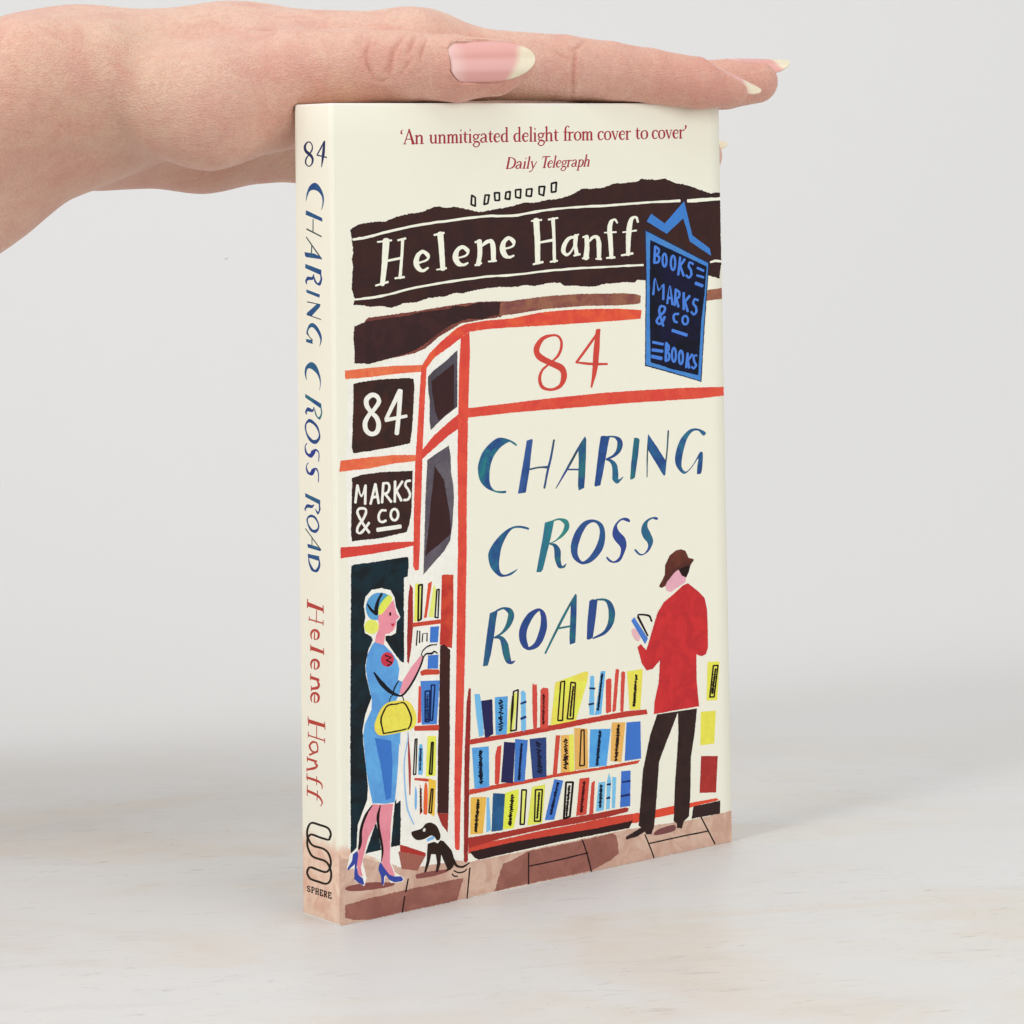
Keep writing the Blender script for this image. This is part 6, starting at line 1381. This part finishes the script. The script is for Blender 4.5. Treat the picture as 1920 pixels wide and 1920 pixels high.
def nail_drop(u, x, nl, L):
    R = nl['arch']; x = np.minimum(np.abs(x), R * .98)
    return R - np.sqrt(R * R - x * x) + nl['bend'] * (u - .25) ** 2 * L
def skin_material():
    k = NT("skin"); p = k.pos()
    c = k.n('ShaderNodeAttribute', attribute_name='skin_tone').outputs['Color']
    blot = k.noise(p, 70, 4, .6, .4)
    fine = k.noise(p, 900, 3, .6)
    mott = k.noise(p, 190, 4, .65, .8)
    c = k.mix(k.ramp(blot.outputs[0], .40, .68, 0, .42), c, srgb('#cf8c80'))
    c = k.mix(k.ramp(mott.outputs[0], .50, .72, 0, .24), c, srgb('#c98476'))
    c = k.mix(k.ramp(mott.outputs[0], .48, .28, 0, .25), c, srgb('#e2c3aa'))
    c = k.mix(k.ramp(fine.outputs[0], .42, .7, 0, .22), c, srgb('#b87e6b'))
    k.l(c, k.b.inputs['Base Color'])
    k.b.inputs['Subsurface Weight'].default_value = .22
    k.b.inputs['Subsurface Radius'].default_value = (1.0, .38, .22)
    k.b.inputs['Subsurface Scale'].default_value = .0022
    k.b.inputs['Roughness'].default_value = .47
    k.b.inputs['Specular IOR Level'].default_value = .38
    # fine diamond relief of skin plus slanting folds
    v1 = k.n('ShaderNodeTexVoronoi', feature='DISTANCE_TO_EDGE', ins={'Vector': k.vmul(p, (1.0, 1.0, 1.5)), 'Scale': 900.0})
    rot = k.n('ShaderNodeMapping', ins={'Vector': p, 'Rotation': (0, math.radians(52), 0), 'Scale': (170, 300, 900)})
    folds = k.noise(rot.outputs[0], 1.0, 3, .55, .6)
    h1 = k.math('ADD', k.math('MULTIPLY', k.ramp(v1.outputs[0], 0, .25), .35), k.math('MULTIPLY', folds.outputs[0], .8))
    h = k.math('ADD', h1, k.math('MULTIPLY', k.noise(p, 2400, 2, .6).outputs[0], .3))
    k.l(k.bump(h, .85, .00034), k.b.inputs['Normal'])
    return k.m
def nail_material():
    k = NT("nail")
    c = k.n('ShaderNodeAttribute', attribute_name='nail_tone').outputs['Color']
    k.l(c, k.b.inputs['Base Color'])
    k.b.inputs['Roughness'].default_value = .24
    k.b.inputs['Specular IOR Level'].default_value = .5
    k.b.inputs['Subsurface Weight'].default_value = .15
    k.b.inputs['Subsurface Radius'].default_value = (1, .5, .35)
    k.b.inputs['Subsurface Scale'].default_value = .001
    st = k.noise(k.vmul(k.pos(), (120, 1500, 1500)), 1.0, 2, .5)
    k.l(k.bump(st.outputs[0], .05, .0001), k.b.inputs['Normal'])
    return k.m
def build_hand():
    V, F = surface((-302, -80, -160), (113, 112, 38), .75)
    me = mesh("hand", V * 1e-3, F.tolist())
    # finer skin where it is seen closest: thumb and forefinger
    bm = bmesh.new(); bm.from_mesh(me)
    sel = [e for e in bm.edges if all(v.co.x > -.040 and v.co.y < .052 and v.co.z > -.006 for v in e.verts)]
    bmesh.ops.subdivide_edges(bm, edges=sel, cuts=1, use_grid_fill=True, smooth=.6)
    bm.to_mesh(me); bm.free(); me.update()
    co = coords_of(me).astype(float) * 1e3; nr = normals_of(me).astype(float)
    disp = np.zeros(len(co)); crease_tone = np.zeros(len(co))
    face = np.clip((.35 - nr[:, 1]) / .4, 0, 1)          # skin turned towards the front
    for depth, width, pts in CREASES:
        best = np.full(len(co), 1e9)
        for a, b in zip(pts, pts[1:]):
            lo = np.minimum(a, b) - 5; hi = np.maximum(a, b) + 5
            m = (co[:, 0] > lo[0]) & (co[:, 0] < hi[0]) & (co[:, 2] > lo[2]) & (co[:, 2] < hi[2]) & (np.abs(co[:, 1] - (a[1] + b[1]) / 2) < 14)
            if m.any():
                d, t = seg_dist(co[m], a, b); best[m] = np.minimum(best[m], d)
        e0 = np.minimum(np.linalg.norm((co - np.array(pts[0])) * [1, .35, 1], axis=1), np.linalg.norm((co - np.array(pts[-1])) * [1, .35, 1], axis=1))
        fade = np.clip(.25 + e0 / (3 * width + 1.5), 0, 1)
        f_ = face if depth > 0 else np.ones(len(co))
        disp -= abs(depth) * .85 * np.exp(-(best / width) ** 2) * f_ * fade
        if width < 1.0: crease_tone = np.maximum(crease_tone, np.exp(-(best / (width * .8)) ** 2) * f_ * fade)
        disp += abs(depth) * .16 * np.exp(-((best - 2.1 * width) / (1.1 * width)) ** 2) * f_ * fade
    for nl in NAILS:                                      # bed and fold of each nail
        root, a, b, n, L = nail_frame(nl)
        q = co - root; u = q @ a; v = q @ b; h = q @ n
        w = nail_half(np.clip(u / L, 0, 1), nl, L)
        top = -nail_drop(np.clip(u / L, 0, 1), np.clip(v, -w, w), nl, L)
        m = (h > -5) & (h < 4) & (u > -3) & (u < L * 1.05) & (np.abs(v) < nl['width'] / 2 + 3)
        out = np.maximum(np.abs(v) - w, np.maximum(-u, 0))
        inside = m & (np.abs(v) < w - .3) & (u > .5) & (u < L)
        over = np.where(inside, np.maximum(h - (top - .35), 0), 0)
        co -= n * over[:, None]
        ring = np.exp(-((out - .55) / .5) ** 2) * np.clip((.62 - u / L) / .12, 0, 1)
        lift = np.where(m & ~inside, ring * np.clip(top + .28 - h, 0, .7), 0)
        co += n * lift[:, None]
        groove = np.where(m & ~inside, np.exp(-((out - 0.0) / .22) ** 2) * .12, 0)
        co -= n * groove[:, None]
    co += nr * disp[:, None]
    me.vertices.foreach_set('co', (co * 1e-3).astype(np.float32).ravel()); me.update()
    base = np.array(srgb('#dcb5a1')); tone = np.tile(base, (len(co), 1))
    for c, r, amt, colr in BLUSH:
        g = amt * np.exp(-((np.linalg.norm((co - np.array(c)) * [1, .6, 1], axis=1) / r) ** 2))
        tone += (np.array(srgb(colr)) - tone) * g[:, None]
    tone *= 1 - np.array([.17, .34, .38]) * crease_tone[:, None]
    at = me.attributes.new('skin_tone', 'FLOAT_COLOR', 'POINT')
    at.data.foreach_set('color', np.c_[tone, np.ones(len(co))].astype(np.float32).ravel())
    me.materials.append(skin_material())
    me.polygons.foreach_set("use_smooth", [True] * len(me.polygons))
    o = link("hand", me)
    o.location = HAND_O; o.rotation_euler = (0, 0, YAW)
    tag(o, "bare left hand with long natural nails resting palm down on top of the book", "hand")
    NM = nail_material()
    for nl in NAILS:
        root, a, b, n, L = nail_frame(nl)
        nu, nv = 70, 25; vs = []; col = []
        for layer in (0, 1):
            for i in range(nu):
                u = i / (nu - 1); uu = 1 - (1 - u) ** 1.35
                w = float(nail_half(np.float64(uu), nl, L)) if i < nu - 1 else .25
                for j in range(nv):
                    s = -1 + 2 * j / (nv - 1); x = s * max(w, .25)
                    th = .42 * (1 - .5 * abs(s) ** 4)
                    hgt = -float(nail_drop(np.float64(uu), np.float64(x), nl, L)) - layer * th
                    vs.append(root + a * uu * L + b * x + n * hgt)
                    edge = nl['free'] - .17 * (abs(s) ** 1.6) * (1 if s * nl.get('lean', 1) > 0 else -.35) - .03 * (1 - s * s)
                    t = min(1, max(0, (uu - edge + .02) / .09))
                    bed = np.array(srgb('#d69c94')) + (np.array(srgb('#e4bfb8')) - np.array(srgb('#d9a49c'))) * max(0, 1 - uu * 5)
                    col.append(tuple(bed * (1 - t) + np.array(srgb('#ddd1b6')) * t) + (1,))
        f = []
        for i in range(nu - 1):
            for j in range(nv - 1):
                q = (i * nv + j, i * nv + j + 1, (i + 1) * nv + j + 1, (i + 1) * nv + j)
                f.append(q[::-1]); f.append(tuple(x + nu * nv for x in q))
        rim = [j for j in range(nv)] + [i * nv + nv - 1 for i in range(1, nu)] + [(nu - 1) * nv + j for j in range(nv - 2, -1, -1)] + [i * nv for i in range(nu - 2, 0, -1)]
        for x, y in zip(rim, rim[1:] + rim[:1]): f.append((x, y, y + nu * nv, x + nu * nv))
        nm = mesh("fingernail", np.array(vs) * 1e-3, f, NM, True)
        bmn = bmesh.new(); bmn.from_mesh(nm); bmesh.ops.recalc_face_normals(bmn, faces=bmn.faces); bmn.to_mesh(nm); bmn.free()
        at = nm.attributes.new('nail_tone', 'FLOAT_COLOR', 'POINT')
        at.data.foreach_set('color', np.array(col, np.float32).ravel())
        no = link("fingernail", nm, o)
        if nl.get('label'): no["label"] = nl['label']
    return o
hand = build_hand()
